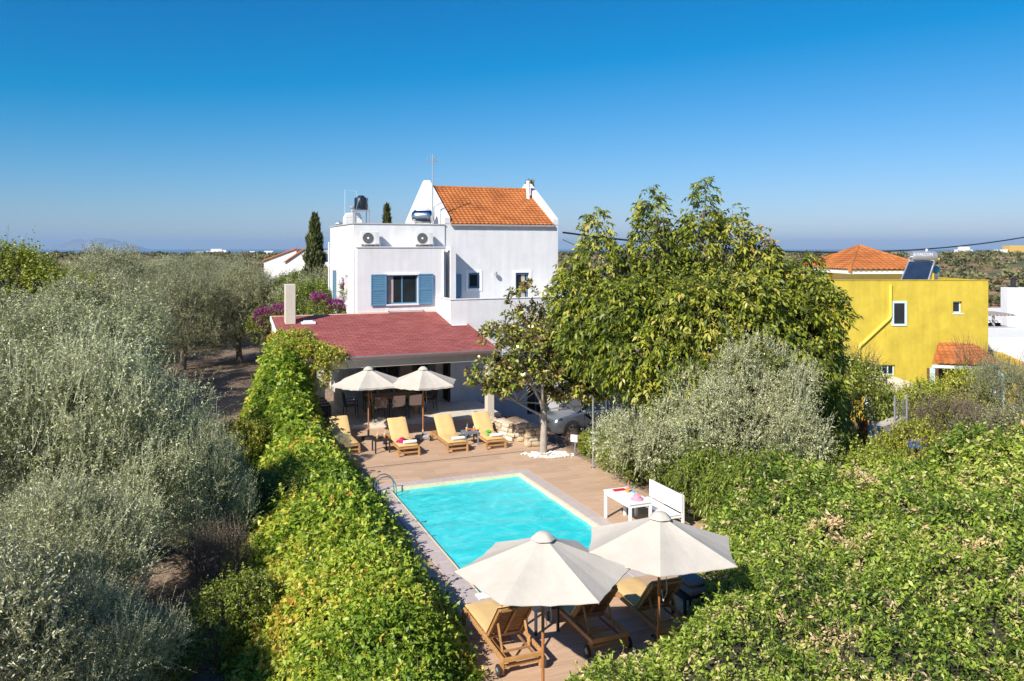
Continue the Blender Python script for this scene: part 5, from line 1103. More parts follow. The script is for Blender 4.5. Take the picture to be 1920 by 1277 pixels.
core_m = M('foliage_core', (.05, .045, .025), .95, .5, 9, 1, 30)
def sprays(lobes, nt, nl, L, leafL, leafW, rs2, up=.45, out=.55, droop=.0, spread=.9, shell=(.62, 1.0), lift=.5, spiky=.0, down=.35, coln=None):
    P, D = lobes_sample(lobes, nt, rs2, shell, down)
    D = unit(D*out+np.array([0, 0, 1.])*lift+rs2.normal(size=(nt, 3))*.38)
    Lt = L*(.55+.9*rs2.rand(nt)); 
    if spiky: Lt *= 1+spiky*(rs2.rand(nt) < .12)
    t = (np.arange(nl)+.5)/nl; t = t[None, :]+rs2.rand(nt, nl)/nl*.8-.3/nl
    pos = P[:, None, :]+D[:, None, :]*(Lt[:, None, None]*t[..., None])-np.array([0, 0, 1.])*(droop*Lt[:, None, None]*t[..., None]**2)
    q = unit(rs2.normal(size=(nt, nl, 3))); q = unit(q-D[:, None, :]*(q*D[:, None, :]).sum(-1, keepdims=True))
    ax = unit(D[:, None, :]*(1-spread*.5)+q*spread)
    ax[..., 2] -= droop*.8
    sz = (.7+.6*rs2.rand(nt, nl))*(1.1-.5*t)
    base = rs2.rand(nt)*.6 if coln is None else np.clip(coln(P), 0, 1)*.75
    rnd = np.clip(base[:, None]+rs2.rand(nt, nl)*.4*(1 if coln is None else .7), .03, 1)
    tw = ribbons(P-D*.12, D, Lt+.1, .006, -np.array([0, 0, 1.])*droop*Lt[:, None])
    return pos.reshape(-1, 3), ax.reshape(-1, 3), (leafL*sz).ravel(), (leafW*sz).ravel(), rnd.ravel(), tw
def crown(name, lobes, nt, nl, L, leafL, leafW, mat, seed, **kw):
    ek = {k: kw.pop(k) for k in ('upf', 'ldroop', 'fold') if k in kw}
    rs2 = np.random.RandomState(seed); P, A, l, w_, rn, tw = sprays(lobes, nt, nl, L, leafL, leafW, rs2, **kw)
    return leaf_mesh(name, P, A, l, w_, rn, mat, up=ek.get('upf', .45), droop=ek.get('ldroop', .08), fold=ek.get('fold', .15), extra=tw, seed=seed)
def limb_mesh(name, mat, h, targets, r0=.16, lean=(0, 0), seed=0, fork=.45, tw=.6):
    rr = random.Random(seed); mb = MB(); fx, fy = lean[0]*.5, lean[1]*.5; fz = h*fork
    mb.tube([(0, 0, -.25), (fx*.3+rr.uniform(-.05, .05), fy*.3, fz*.5), (fx, fy, fz)], [r0*1.35, r0, r0*.85], 9)
    for (x_, y_, z_) in targets:
        m1 = (fx+(x_-fx)*.4+rr.uniform(-.12, .12), fy+(y_-fy)*.4+rr.uniform(-.12, .12), fz+(z_-fz)*.5)
        mb.tube([(fx, fy, fz-.05), m1, (x_, y_, z_)], [r0*.6, r0*.38, r0*.12], 6)
        for k_ in range(4):
            e = (x_+rr.uniform(-.7, .7), y_+rr.uniform(-.7, .7), z_+rr.uniform(-.1, tw)); s_ = Vector(m1).lerp(Vector((x_, y_, z_)), rr.uniform(.2, .9)); mb.tube([s_, e], [r0*.16, r0*.05], 5)
    return mb.mesh(name, mat, smooth=True)
# ---- olive trees: several crown shapes shared between copies
def olobes(seed, Rr=2.5, h=3.2, vz=1.7, n_=8):
    rr = random.Random(seed); out = [(0, 0, h, Rr*.78, Rr*.78, vz*.9)]
    for i in range(n_):
        a = i*6.28/n_+rr.uniform(-.3, .3); d_ = Rr*rr.uniform(.45, .72); r_ = Rr*rr.uniform(.34, .52); out.append((d_*math.cos(a), d_*math.sin(a), h+rr.uniform(-.55, .5)*vz*.7, r_, r_, r_*rr.uniform(.75, 1.05)))
    for i in range(6): a = i*1.05+.3; out.append((Rr*.55*math.cos(a), Rr*.55*math.sin(a), h-vz*.95, Rr*.42, Rr*.42, 1.0))
    for i in range(3): out.append((rr.uniform(-.9, .9), rr.uniform(-.9, .9), h+vz*.55, Rr*.36, Rr*.36, Rr*.34))
    return lumpy(out, 62, .34, .74, seed, .74)
olv = []
for i, (nt_, nl_, mt_, sd_) in enumerate(((5000, 16, olive_m, 21), (4000, 14, olive_far_m, 22), (4000, 14, olive_far_m, 23), (4400, 15, olive_m, 24))):
    lb = olobes(sd_); cr = crown('olive_crown', lb, nt_, nl_, .36, .098, .029, mt_, sd_, spiky=.7, lift=.5, out=.7, spread=.85, down=.6, shell=(.80, 1.05))
    tr_ = limb_mesh('olive_trunk', bark, 3.2, [(l_[0]*.8, l_[1]*.8, l_[2]*.95) for l_ in lb[1:8]], .17, (.2, .1), sd_, .4)
    olv.append((cr, tr_))
def olive(x_, y_, k, s, rz, label, group=None, sink=.25, name='olive_tree', cat='tree', sz=None):
    t = thing(name, label, cat, (x_, y_, gz(x_, y_)-sink*.3), rz, group); t.scale = (s, s, s if sz is None else sz)
    share('crown', olv[k][0], t); share('trunk', olv[k][1], t); return t
# close trees with finer, denser sprays
nb = [(0, 0, 3.0, 1.55, 1.5, 1.2), (.9, -1.0, 1.3, 1.1, .9, .9), (-1.2, -.9, 1.4, 1.1, .9, .9), (.2, .6, 1.5, 1.4, 1.1, 1.0), (-1.1, -.4, 2.6, 1.2, 1.2, 1.0), (1.15, .2, 2.5, 1.15, 1.1, .9), (.3, -1.1, 2.1, 1.3, 1.1, .9), (.5, 1.0, 2.7, 1.0, 1.0, .8), (-.5, .9, 2.8, 1.0, 1.0, .8), (-1.6, .6, 2.2, 1.0, 1.0, .9), (1.3, -.9, 1.7, .9, .9, .7)]
near_cr = crown('olive_crown_near', lumpy(nb, 105, .24, .48, 8, .72), 6400, 19, .50, .080, .0235, silver_m, 31, spiky=.8, lift=.70, out=.55, spread=.68, down=.7, shell=(.80, 1.05))
near_tr = limb_mesh('olive_trunk_near', bark_l, 3.0, [(l_[0], l_[1], l_[2]*.9) for l_ in nb[1:]], .14, (.1, 0), 5, .3)
def near(x_, y_, s, rz, label, sz=None):
    t = thing('olive_tree', label, 'tree', (x_, y_, gz(x_, y_)), rz); t.scale = (s, s, s*1.0 if sz is None else sz); share('crown', near_cr, t); share('trunk', near_tr, t)
near(-8.8, 16.6, 1.0, .3, 'big silvery olive tree with feathery upright shoots, nearest on the left', 1.04)
near(-7.4, 9.4, .9, 2.4, 'olive tree cut by the bottom left corner, with long pale shoots', .80)
near(-7.2, 12.8, .66, 5.0, 'low silvery olive between the big near olive and the bottom left one', .64)
near(-5.5, 10.3, .42, 4.2, 'small open olive bush between the big near olive and the left hedge', .50)
near(-6.7, 17.0, .48, 1.1, 'low pale olive leaning against the left flank of the vine hedge', .66)
olive(-11.8, 15.5, 0, .95, 1.0, 'dark green olive at the left edge behind the big silvery one', sz=.98)
olive(-12.2, 22.0, 3, 1.05, 2.2, 'olive at the left edge, second row back', sz=1.02)
olive(-15.2, 29.6, 0, 1.05, 4.0, 'full rounded olive overhanging the bare soil patch from the left')
olive(-11.2, 19.2, 3, .8, .4, 'mid sized olive just behind the big silvery one', sz=.78)
olive(-17.2, 24.5, 0, 1.15, 3.0, 'broad olive with grey green crown in the third row, left')
olive(-18.6, 37.0, 1, 1.1, 1.9, 'olive behind the bare soil patch, left of its middle')
olive(-10.6, 43.5, 2, 1.05, .9, 'olive with thin grey drooping branches beyond the bare soil patch')
rg = random.Random(9); placed = [(-11.8, 15.5), (-12.2, 22), (-15.2, 29.6), (-11.2, 19.2), (-17.2, 24.5), (-18.6, 37), (-10.6, 43.5)]
cand = []
for iy in range(12):
    for ix in range(14):
        x_ = -13-ix*5.6+rg.uniform(-1.3, 1.3)+(iy % 2)*2.5; y_ = 21+iy*6.0+rg.uniform(-1.4, 1.4)
        if x_ < -.70*y_-5 or math.hypot(x_, y_) > 104: continue
        if -.46*y_ < x_ and y_ < 42.5: continue
        if min(math.hypot(x_-a, y_-b_) for a, b_ in placed) < 4.3: continue
        if x_ > (-.34*y_+.5 if y_ < 46 else -.355*y_-1): continue
        placed.append((x_, y_)); cand.append((x_, y_))
for x_, y_ in ((-15.8, 46.5), (-20.5, 60)):
    if min(math.hypot(x_-a, y_-b_) for a, b_ in placed) > 3.2: cand.append((x_, y_)); placed.append((x_, y_))
for i, (x_, y_) in enumerate(cand):
    s = rg.uniform(.92, 1.15); h_ = s*(1.06 if y_ < 60 else 1.03)*rg.uniform(.93, 1.07)
    olive(x_, y_, rg.randrange(4), s, rg.uniform(0, 6.28), 'grey green olive tree in the grove left of the house', 'olive trees of the grove', sz=h_)
olive(20.0, 32.6, 1, .62, 1.0, 'grey green olive in front of the small tiled porch', sz=.72)
olive(22.2, 31.8, 2, .68, 2.5, 'grey green olive in front of the right part of the yellow house', sz=.70)
olive(24.2, 34.6, 1, .62, 4.0, 'grey green olive below the orange yellow annex', sz=.66)
# ---- fig like tree at the far left
fl_ = lumpy([(0, 0, 5.3, 2.2, 2.0, 1.4), (-1.5, 0, 5.2, 1.6, 1.6, 1.3), (1.7, .2, 4.9, 1.2, 1.2, 1.1), (3.0, 0, 4.6, .9, .9, .9)], 30, .3, .6, 4)
t = thing('mulberry_tree', 'broad leaved yellow green tree rising above the olives at the left edge', 'tree', (-20.3, 31.5, -.3), 0)
share('crown', crown('broadleaf_crown', fl_, 2300, 8, .5, .13, .10, bright_m, 41, lift=.5, upf=.5, ldroop=.25, spiky=.8), t); share('trunk', limb_mesh('broadleaf_trunk', bark, 5, [(l_[0], l_[1], l_[2]) for l_ in fl_[:12]], .2), t)
# darker trees around the end of the grove, left of the house
dk = [(0, 0, 3.0, 2.0, 2.0, 1.9), (1.3, .3, 2.5, 1.3, 1.3, 1.3), (-1.2, -.3, 2.6, 1.3, 1.3, 1.4), (0, -.8, 3.7, 1.1, 1.1, 1.1)]
dkc = crown('citrus_crown', dk, 2600, 9, .35, .13, .065, shrub_m, 43, lift=.5, upf=.45, ldroop=.2); dkt = limb_mesh('citrus_trunk', bark, 3, [(l_[0], l_[1], l_[2]) for l_ in dk], .12)
def citrus(x_, y_, s, sz, rz, label, name='citrus_tree', cat='tree', z=None, crn=None):
    t = thing(name, label, cat, (x_, y_, gz(x_, y_) if z is None else z), rz); t.scale = (s, s, sz); share('crown', crn or dkc, t); share('trunk', dkt, t); return t
citrus(-12.9, 47.5, 1.0, 1.05, .4, 'dark glossy round tree left of the tall cypress')
citrus(-10.3, 40.2, .85, 1.0, 2.0, 'dark green tree behind the magenta bougainvillea')
citrus(-9.6, 45.0, .8, .95, 3.0, 'dark tree between the bougainvillea and the cypress')
# ---- cypresses
def cyp_mesh(h, r, seed, n_=5200):
    rs2 = np.random.RandomState(seed); z = rs2.rand(n_)**.85*h; pr_ = r*np.sin(np.clip(z/h, 0, 1)**.55*math.pi*.97+.06)**.75*(1+.18*np.sin(z*5+rs2.rand()*6)+.12*rs2.normal(size=n_)); a = rs2.rand(n_)*6.28
    a2 = a; P = np.stack([pr_*np.cos(a), pr_*np.sin(a), z+.25], 1); A = unit(np.stack([np.cos(a)*.35, np.sin(a)*.35, np.ones(n_)*1.0], 1)+rs2.normal(size=(n_, 3))*.22)
    rn = np.clip(.5+.3*np.sin(a*3+z*2)+rs2.normal(size=n_)*.25, .03, 1); ns = rs2.rand(n_)*.2+.18
    return leaf_mesh('cypress_crown', P, A, ns*h/7.5, .085*h/7.5, rn, cyp_m, up=.1, droop=0, seed=seed)
def cypress(x_, y_, z_, h, r, label, rot=(0, 0, 0), seed=1, n_=5200):
    t = thing('cypress_tree', label, 'tree', (x_, y_, z_)); t.rotation_euler = rot; share('crown', cyp_mesh(h, r, seed, n_), t)
    core = MB().lathe([(r*.25, .1), (r*.6, h*.2), (r*.55, h*.5), (r*.3, h*.8), (.02, h*.95)], 8).obj('trunk', core_m, t)
cypress(-14.55, 59.0, gz(-14.5, 59), 8.75, .80, 'tall slim cypress tree standing left of the main house')
cypress(-11.1, 71.0, gz(-11.1, 71), 10.8, .55, 'cypress tip rising behind the flat roof of the main house', seed=2)
cypress(.55, 52.5, gz(.5, 52), 11.3, .6, 'bent cypress tip peeping over the orange roof ridge', (0, rad(3), 0), 3)
# ---- bougainvillea
boug_m = leafy_mat('bougainvillea_bracts', [(.16, .008, .11), (.30, .012, .22), (.42, .02, .32), (.50, .06, .40)], (.1, .08, .05), trans=.35, rough=.6)
bgl = [(-1.5, .2, 2.75, .55, .4, .45), (-.9, 0, 3.1, .35, .3, .28), (1.5, .4, 3.35, .40, .35, .22), (.8, .2, 3.65, .30, .3, .2), (2.0, .4, 3.0, .30, .3, .22), (2.05, .8, 4.15, .18, .2, .45)]
t = thing('bougainvillea', 'magenta flowering bougainvillea behind the left end of the red roof', 'shrub', (-9.6, 36.2, .6), .1)
share('flowers', crown('bougainvillea_flowers', bgl, 700, 9, .24, .07, .06, boug_m, 51, upf=.3), t); share('leaves', crown('bougainvillea_leaves', [(a, b_-.1, c-.35, d*1.5, e*1.2, f_*1.5) for a, b_, c, d, e, f_ in bgl], 900, 9, .3, .08, .05, shrub_m, 52), t)
MB().tube([(0, 0, -.7), (.2, .1, 1.5), (.4, .2, 3)], [.09, .06, .03], 7).obj('stem', bark, t)
# ---- walnut tree: hanging compound leaves
def walnut():
    rs2 = np.random.RandomState(61)
    lb = [(0, 0, 4.2, 3.5, 3.2, 2.6), (-2.5, -.3, 4.5, 1.8, 1.7, 1.75), (2.6, .2, 4.0, 1.9, 1.8, 1.8), (-1.5, -1.4, 3.9, 1.8, 1.5, 1.35), (1.4, -1.9, 3.6, 1.8, 1.5, 1.8), (3.4, -.4, 2.7, 1.4, 1.3, 1.4), (.2, -2.1, 4.7, 1.7, 1.2, 1.5),
          (3.5, -.5, 4.4, 1.2, 1.2, 1.2), (3.6, -.6, 1.9, 1.0, .9, 1.2), (-.2, -1.9, 2.7, 1.5, 1.2, 1.2)]; lbw = list(lb); lb = lumpy(lb, 60, .35, .75, 6, .90)
    lb += [(-1.15, .1, 6.7, .75, .75, .95), (-1.17, 0, 7.8, .40, .38, .75), (-1.2, 0, 8.4, .2, .2, .4), (-2.9, 0, 6.5, .65, .6, .9), (-2.96, 0, 7.5, .33, .3, .6), (.45, .1, 7.1, .8, .8, .8), (.42, 0, 8.0, .40, .38, .65), (.55, 0, 8.65, .2, .2, .4), (1.4, .1, 7.1, .6, .6, .8), (1.5, .1, 7.8, .28, .25, .4),
           (2.3, 0, 6.5, .6, .5, .7), (2.3, 0, 7.15, .24, .22, .35), (3.5, .1, 5.7, .85, .7, .8), (3.8, 0, 6.3, .33, .3, .4), (-3.6, 0, 5.5, .8, .8, .9), (-3.8, 0, 6.2, .3, .3, .4), (-.35, .1, 7.2, .4, .4, .35), (4.0, 0, 3.6, .8, .8, .8)]; lbw += lb[-18:]
    nt_ = 14500; P, D = lobes_sample(lb, nt_, rs2, (.66, 1.03), .55)
    D = unit(D*np.array([1, 1, .3])+np.array([0, 0, -.05])+rs2.normal(size=(nt_, 3))*.35)
    Lt = .26*(.7+.6*rs2.rand(nt_)); nl = 7; t = np.array([.25, .25, .55, .55, .85, .85, 1.]); sd = np.array([1, -1, 1, -1, 1, -1, 0.])
    S = unit(np.cross(D, np.array([0, 0, 1.]))); dn = np.array([0, 0, -1.])
    pos = P[:, None, :]+D[:, None, :]*(Lt[:, None, None]*t[None, :, None])+dn*(.38*Lt[:, None, None]*t[None, :, None]**2)
    ax = unit(D[:, None, :]*.55+S[:, None, :]*sd[None, :, None]*.75+dn*.42+rs2.normal(size=(nt_, nl, 3))*.28)
    g = np.clip(.30+.22*wob(P[:, 0]*1.0, P[:, 2], 1.3, 8)+.10*(P[:, 2]-4)/3+rs2.normal(size=nt_)*.17, 0, 1)
    rn = np.clip(g[:, None]+rs2.normal(size=(nt_, nl))*.08, .03, 1)
    sz = (.8+.45*rs2.rand(nt_, nl))*np.array([.8, .8, 1, 1, 1.05, 1.05, 1.15])
    me = leaf_mesh('walnut_crown', pos.reshape(-1, 3), ax.reshape(-1, 3), (.155*sz).ravel(), (.068*sz).ravel(), rn.ravel(), walnut_m, up=.60, droop=.18, fold=.12, extra=ribbons(P-D*.15, D, Lt+.15, .007, dn*.25*Lt[:, None]), seed=61)
    t_ = thing('walnut_tree', 'large spreading walnut tree with hanging yellow green leaves beside the white house', 'tree', (5.35, 24.3, -.3), 0); t_.scale = (.94, .94, 1)
    share('crown', me, t_); share('trunk', limb_mesh('walnut_trunk', bark, 4, [(l_[0]*.88, l_[1]*.85, l_[2]*.93) for l_ in lbw[1:26]], .22, (0, 0), 3, .4, .15), t_)
walnut()
# ---- magnolia with visible branches and leaf rosettes
def magnolia():
    rr = random.Random(71); mb = MB(); tips = []
    def grow(p, d, L, r, lev):
        p = Vector(p); d = Vector(d).normalized(); pts = [p]; rs3 = [r]
        for i in range(3):
            d = (d+Vector((rr.uniform(-.14, .14), rr.uniform(-.14, .14), .06))).normalized(); pts.append(pts[-1]+d*L/3); rs3.append(r*(1-.22*(i+1)))
        mb.tube(pts, rs3, 7 if r > .03 else 5)
        if lev >= 3 or L < .3: tips.append((pts[-1], d)); tips.append((pts[2], (d+Vector((rr.uniform(-1, 1), rr.uniform(-1, 1), .2))).normalized())); return
        tips.append((pts[-1], d))
        for k in range(4 if lev else 6):
            a = k*2.4+rr.uniform(-.4, .4); f_ = rr.uniform(.35, 1.0); b0 = pts[0].lerp(pts[-1], f_); o_ = Vector((math.cos(a), math.sin(a), 0))
            nd = (d*(.55 if lev else .5)+o_*(.75 if lev else .85)+Vector((0, 0, .15))).normalized(); grow(b0, nd, L*rr.uniform(.52, .72)*(1 if lev else .9), r*.52, lev+1)
    mb.tube([(0, 0, -.2), (.03, 0, .8), (.02, .02, 1.5)], [.13, .105, .095], 10)
    for d, L, r in (((-.15, 0, 1), 2.5, .075), ((.28, .1, 1), 2.5, .07), ((-.55, -.1, .8), 2.0, .055), ((.6, -.15, .75), 1.9, .05), ((-.9, -.1, .35), 1.7, .04), ((.8, .3, .4), 1.5, .04), ((.3, -.8, .3), 1.3, .035), ((-1, .1, .05), 1.5, .03), ((.9, -.5, .05), 1.3, .03), ((.0, .5, .8), 1.9, .05), ((-.2, -.45, .75), 1.8, .05)): grow((.02, .02, 1.05+rr.uniform(0, .45)), d, L, r, 0)
    rs2 = np.random.RandomState(72); ps = []; axs = []; rn = []
    for p, d in tips:
        if p.x > 1.9 or abs(p.y) > 1.9: continue
        if rs2.rand() < .12: continue
        nl = 9; g = rs2.rand()*.55
        for k in range(nl):
            a = k*2.4; o_ = d.orthogonal().normalized(); q = (o_*math.cos(a)+d.cross(o_)*math.sin(a)); ps.append(p-d*.12*rs2.rand()); axs.append(d*rs2.uniform(.15, .8)+q); rn.append(min(1, max(.03, g+rs2.rand()*.35+(.4 if rs2.rand() < .10 else 0))))
    ps = np.array([tuple(p) for p in ps]); axs = np.array([tuple(p) for p in axs]); n_ = len(ps)
    me = leaf_mesh('magnolia_crown', ps, axs, .165*(.75+.5*rs2.rand(n_)), .075*(.8+.4*rs2.rand(n_)), np.array(rn), magn_m, up=.55, droop=.12, seed=73)
    t_ = thing('magnolia_tree', 'young magnolia tree with pale branches and glossy leaf rosettes in front of the white wall', 'tree', (1.0, 25.75, 0), .4); t_.scale = (1.0, 1.0, 1.08)
    share('crown', me, t_); mb.obj('trunk', bark_l, t_, smooth=True); print('magnolia tips', len(tips))
magnolia()
# ---- silver olive right of the deck
so = lumpy([(0, 0, 2.6, 1.6, 1.5, 1.3), (1.1, .2, 2.6, 1.2, 1.2, 1.1), (-1.1, -.2, 2.0, 1.1, 1.1, 1.0), (.2, -.8, 2.0, 1.4, 1.0, 1.1), (1.2, -.6, 1.7, 1.1, 1.0, 1.0), (.1, 0, 3.4, .8, .8, .7), (-2.1, .2, 1.6, .95, .8, .65), (-2.9, .6, 1.45, .8, .7, .45)], 60, .25, .55, 12, .88)
t = thing('silver_olive', 'silvery grey olive in front of the walnut tree, right of the white bench', 'tree', (5.95, 21.2, -.35), 0); t.scale = (.92, .95, 1.08)
share('crown', crown('silver_olive_crown', so, 7000, 18, .38, .062, .021, silver_m, 81, lift=.25, spread=.8, spiky=.6, down=.6, droop=.1), t); share('trunk', limb_mesh('silver_olive_trunk', bark, 2.6, [(l_[0], l_[1], l_[2]) for l_ in so[:8]], .14), t)
# ---- shrubs
sh = [(0, 0, .75, .9, .8, .75), (.7, .1, .6, .7, .6, .6), (-.7, -.1, .55, .7, .6, .55), (.1, -.4, 1.0, .6, .5, .5)]
shc = {'dark': crown('shrub_dark', sh, 900, 9, .26, .10, .042, shrub_m, 91, ldroop=.2), 'bright': crown('shrub_bright', sh, 900, 9, .28, .085, .045, bright_m, 92, ldroop=.2), 'laurel': crown('shrub_laurel', sh, 700, 8, .34, .17, .045, shrub_m, 93, ldroop=.45, droop=.3),
       'silver': crown('shrub_silver', sh, 1100, 11, .34, .05, .014, silver_m, 94), 'bare': crown('bare_twigs', [(0, 0, 2.2, .6, .6, 1.3), (.5, .1, 3.0, .4, .4, .7), (-.4, 0, 2.7, .4, .4, .7)], 420, 8, .5, .05, .014, bare_m, 97, lift=.9, shell=(.1, 1)), 'dry': crown('shrub_dry', sh, 1000, 9, .45, .05, .016, bare_m, 95, lift=1.1), 'grey': crown('shrub_grey', sh, 1100, 10, .30, .07, .022, olive_far_m, 96)}
stemm = limb_mesh('shrub_stem', bark, .9, [(.4, 0, .7), (-.4, 0, .7), (0, .4, .9), (.1, -.3, .9)], .05)
def shrub(kind, x_, y_, s, sz, label, group=None, z=None, rz=None):
    t = thing('shrub', label, 'shrub', (x_, y_, gz(x_, y_) if z is None else z), random.uniform(0, 6.28) if rz is None else rz, group); t.scale = (s, s, sz); share('foliage', shc[kind], t); share('stem', stemm, t)
for q in (('bright', .35, 27.6, .85, .95, 'dense bright green shrub growing out of the stone planter'), ('dark', -.15, 29.2, .8, .9, 'dark green shrub behind the planter by the porch pillar'), 
          ('bright', 2.45, 26.0, .42, .42, 'small yellow green shrub by the white garden floodlight'), ('dry', 2.1, 26.9, .4, .4, 'thin dry plant in the bed right of the magnolia'), ('dark', 3.45, 25.6, .85, 1.05, 'dark leafy shrub beside the shower pole'),
          ('bright', 3.35, 24.0, .62, .62, 'yellow green shrub at the deck edge right of the shower pole'), ('dark', 3.7, 22.8, .85, .9, 'dark shrub at the deck edge, midway between shower and bench'), ('silver', 3.9, 23.9, .9, 1.15, 'wispy silver shrub right of the shower pole'),
          ('dark', 4.5, 21.5, .95, 1.0, 'glossy dark shrub behind the white table'), ('laurel', 5.0, 19.9, .85, 1.15, 'laurel bush with long drooping leaves behind the white bench'), ('laurel', 5.15, 18.3, .8, 1.1, 'laurel bush at the near end of the white bench'),
          ('laurel', 5.6, 17.8, .9, 1.35, 'laurel bush between the silver olive and the big hedge'), ('bright', 6.9, 18.6, 1.0, 1.35, 'yellow green bush at the right foot of the silver olive'), ('dark', 7.5, 20.6, 1.1, 1.6, 'dark leafy bush right of the silver olive'),
          ('bright', 9.2, 20.5, 1.1, 1.5, 'yellow green bush right of the walnut crown'), ('bright', 9.2, 24.2, 1.0, 1.5, 'bright bush under the right side of the walnut tree'), ('dark', 10.6, 27.8, 1.3, 1.9, 'dark bush at the right foot of the walnut tree'),
          ('dark', 13.8, 31.6, 1.35, 2.3, 'blackish tall bush with dry top against the yellow wall'), ('bare', 13.6, 32.4, 1.3, 1.05, 'tall dry brown bush against the left part of the yellow wall'), ('bright', 11.9, 23.6, 1.0, 1.5, 'bright leafy bush left of the low concrete wall'),
          ('bright', 17.2, 33.4, 1.35, 1.7, 'bright green shrub below the tan canopy roof'), ('bright', 18.7, 33.2, 1.2, 2.0, 'bright green shrub below the small tiled porch'), 
          ('bare', 19.9, 34.2, 1.1, 1.15, 'bare brown twiggy tree rising in front of the yellow wall'), ('bare', 21.6, 34.0, 1.3, 1.0, 'dry orange brown bush against the yellow wall at the right'),
          ('dry', 17.2, 31.6, 1.5, 1.5, 'dry brown green hedge bush behind the blue table'), ('grey', 18.4, 29.2, 1.6, 1.5, 'grey bush in the dry hedge right of the blue table'), ('dry', 20.5, 29.4, 1.6, 1.4, 'dry bush at the right end of the dry hedge'), ('bright', 15.2, 26.4, .9, .7, 'leafy bush in front of the blue table'),
          ('bright', 12.4, 26.2, .9, .8, 'leafy bush just left of the blue table'), ('dark', 12.6, 21.2, 1.2, 1.7, 'mixed green bush below the low concrete wall'), ('bright', 15.3, 22.8, 1.3, 1.7, 'bright bush at the upper edge of the big hedge'), ('bright', 17.6, 25.2, 1.3, 1.5, 'bright bush below the grey bushes at the right'),
          ('grey', 21.2, 27.5, 1.6, 1.4, 'grey bush at the right edge below the annex'), ('dark', 8.2, 31.0, 1.4, 2.2, 'dark bush behind the walnut trunk'), ('dark', 10.2, 34.5, 1.6, 2.6, 'dark bush between the walnut tree and the yellow house'),
          ('bright', -8.2, 24.0, .9, 1.0, 'yellowing bush at the left foot of the vine hedge'), ('bright', -8.6, 28.6, .7, .8, 'yellow leaved shoots beside the bare soil patch'), ('dark', -6.6, 19.3, .9, .9, 'dark shrub at the left foot of the vine hedge'), ('dry', -5.6, 15.2, .7, .8, 'dry twiggy brush on the soil beside the big near olive'), ('bright', -5.3, 12.3, .5, .5, 'yellow green weeds in the gap between the low silvery olive and the vine hedge'), ('dark', -5.3, 18.2, .8, .9, 'dark shrub filling the gap behind the big near olive'), ('dry', -5.0, 9.4, .6, .6, 'bare twigs and dry weeds near the bottom edge'), ('dark', -4.6, 13.2, .75, .8, 'dark shrub between the small olive and the vine hedge'), ('bright', -3.3, 9.8, .5, .5, 'yellow green weeds near the bottom edge, left of the vine hedge')):
    shrub(*q)
shrub('silver', W(-.55, 3.0, 0).x-.1, W(-.55, 3.0, 0).y, .28, .35, 'little grey leaved potted plant at the end of the left hedge', z=.35)
t = thing('plant_pot', 'stone plant pot at the end of the left hedge by the black side table', 'plant pot', W(-.6, 3.0, 0), TH); MB().lathe([(.14, 0), (.2, .3), (.22, .3), (.22, .36), (.18, .36)], 14).obj('pot', stone_m[0], t)
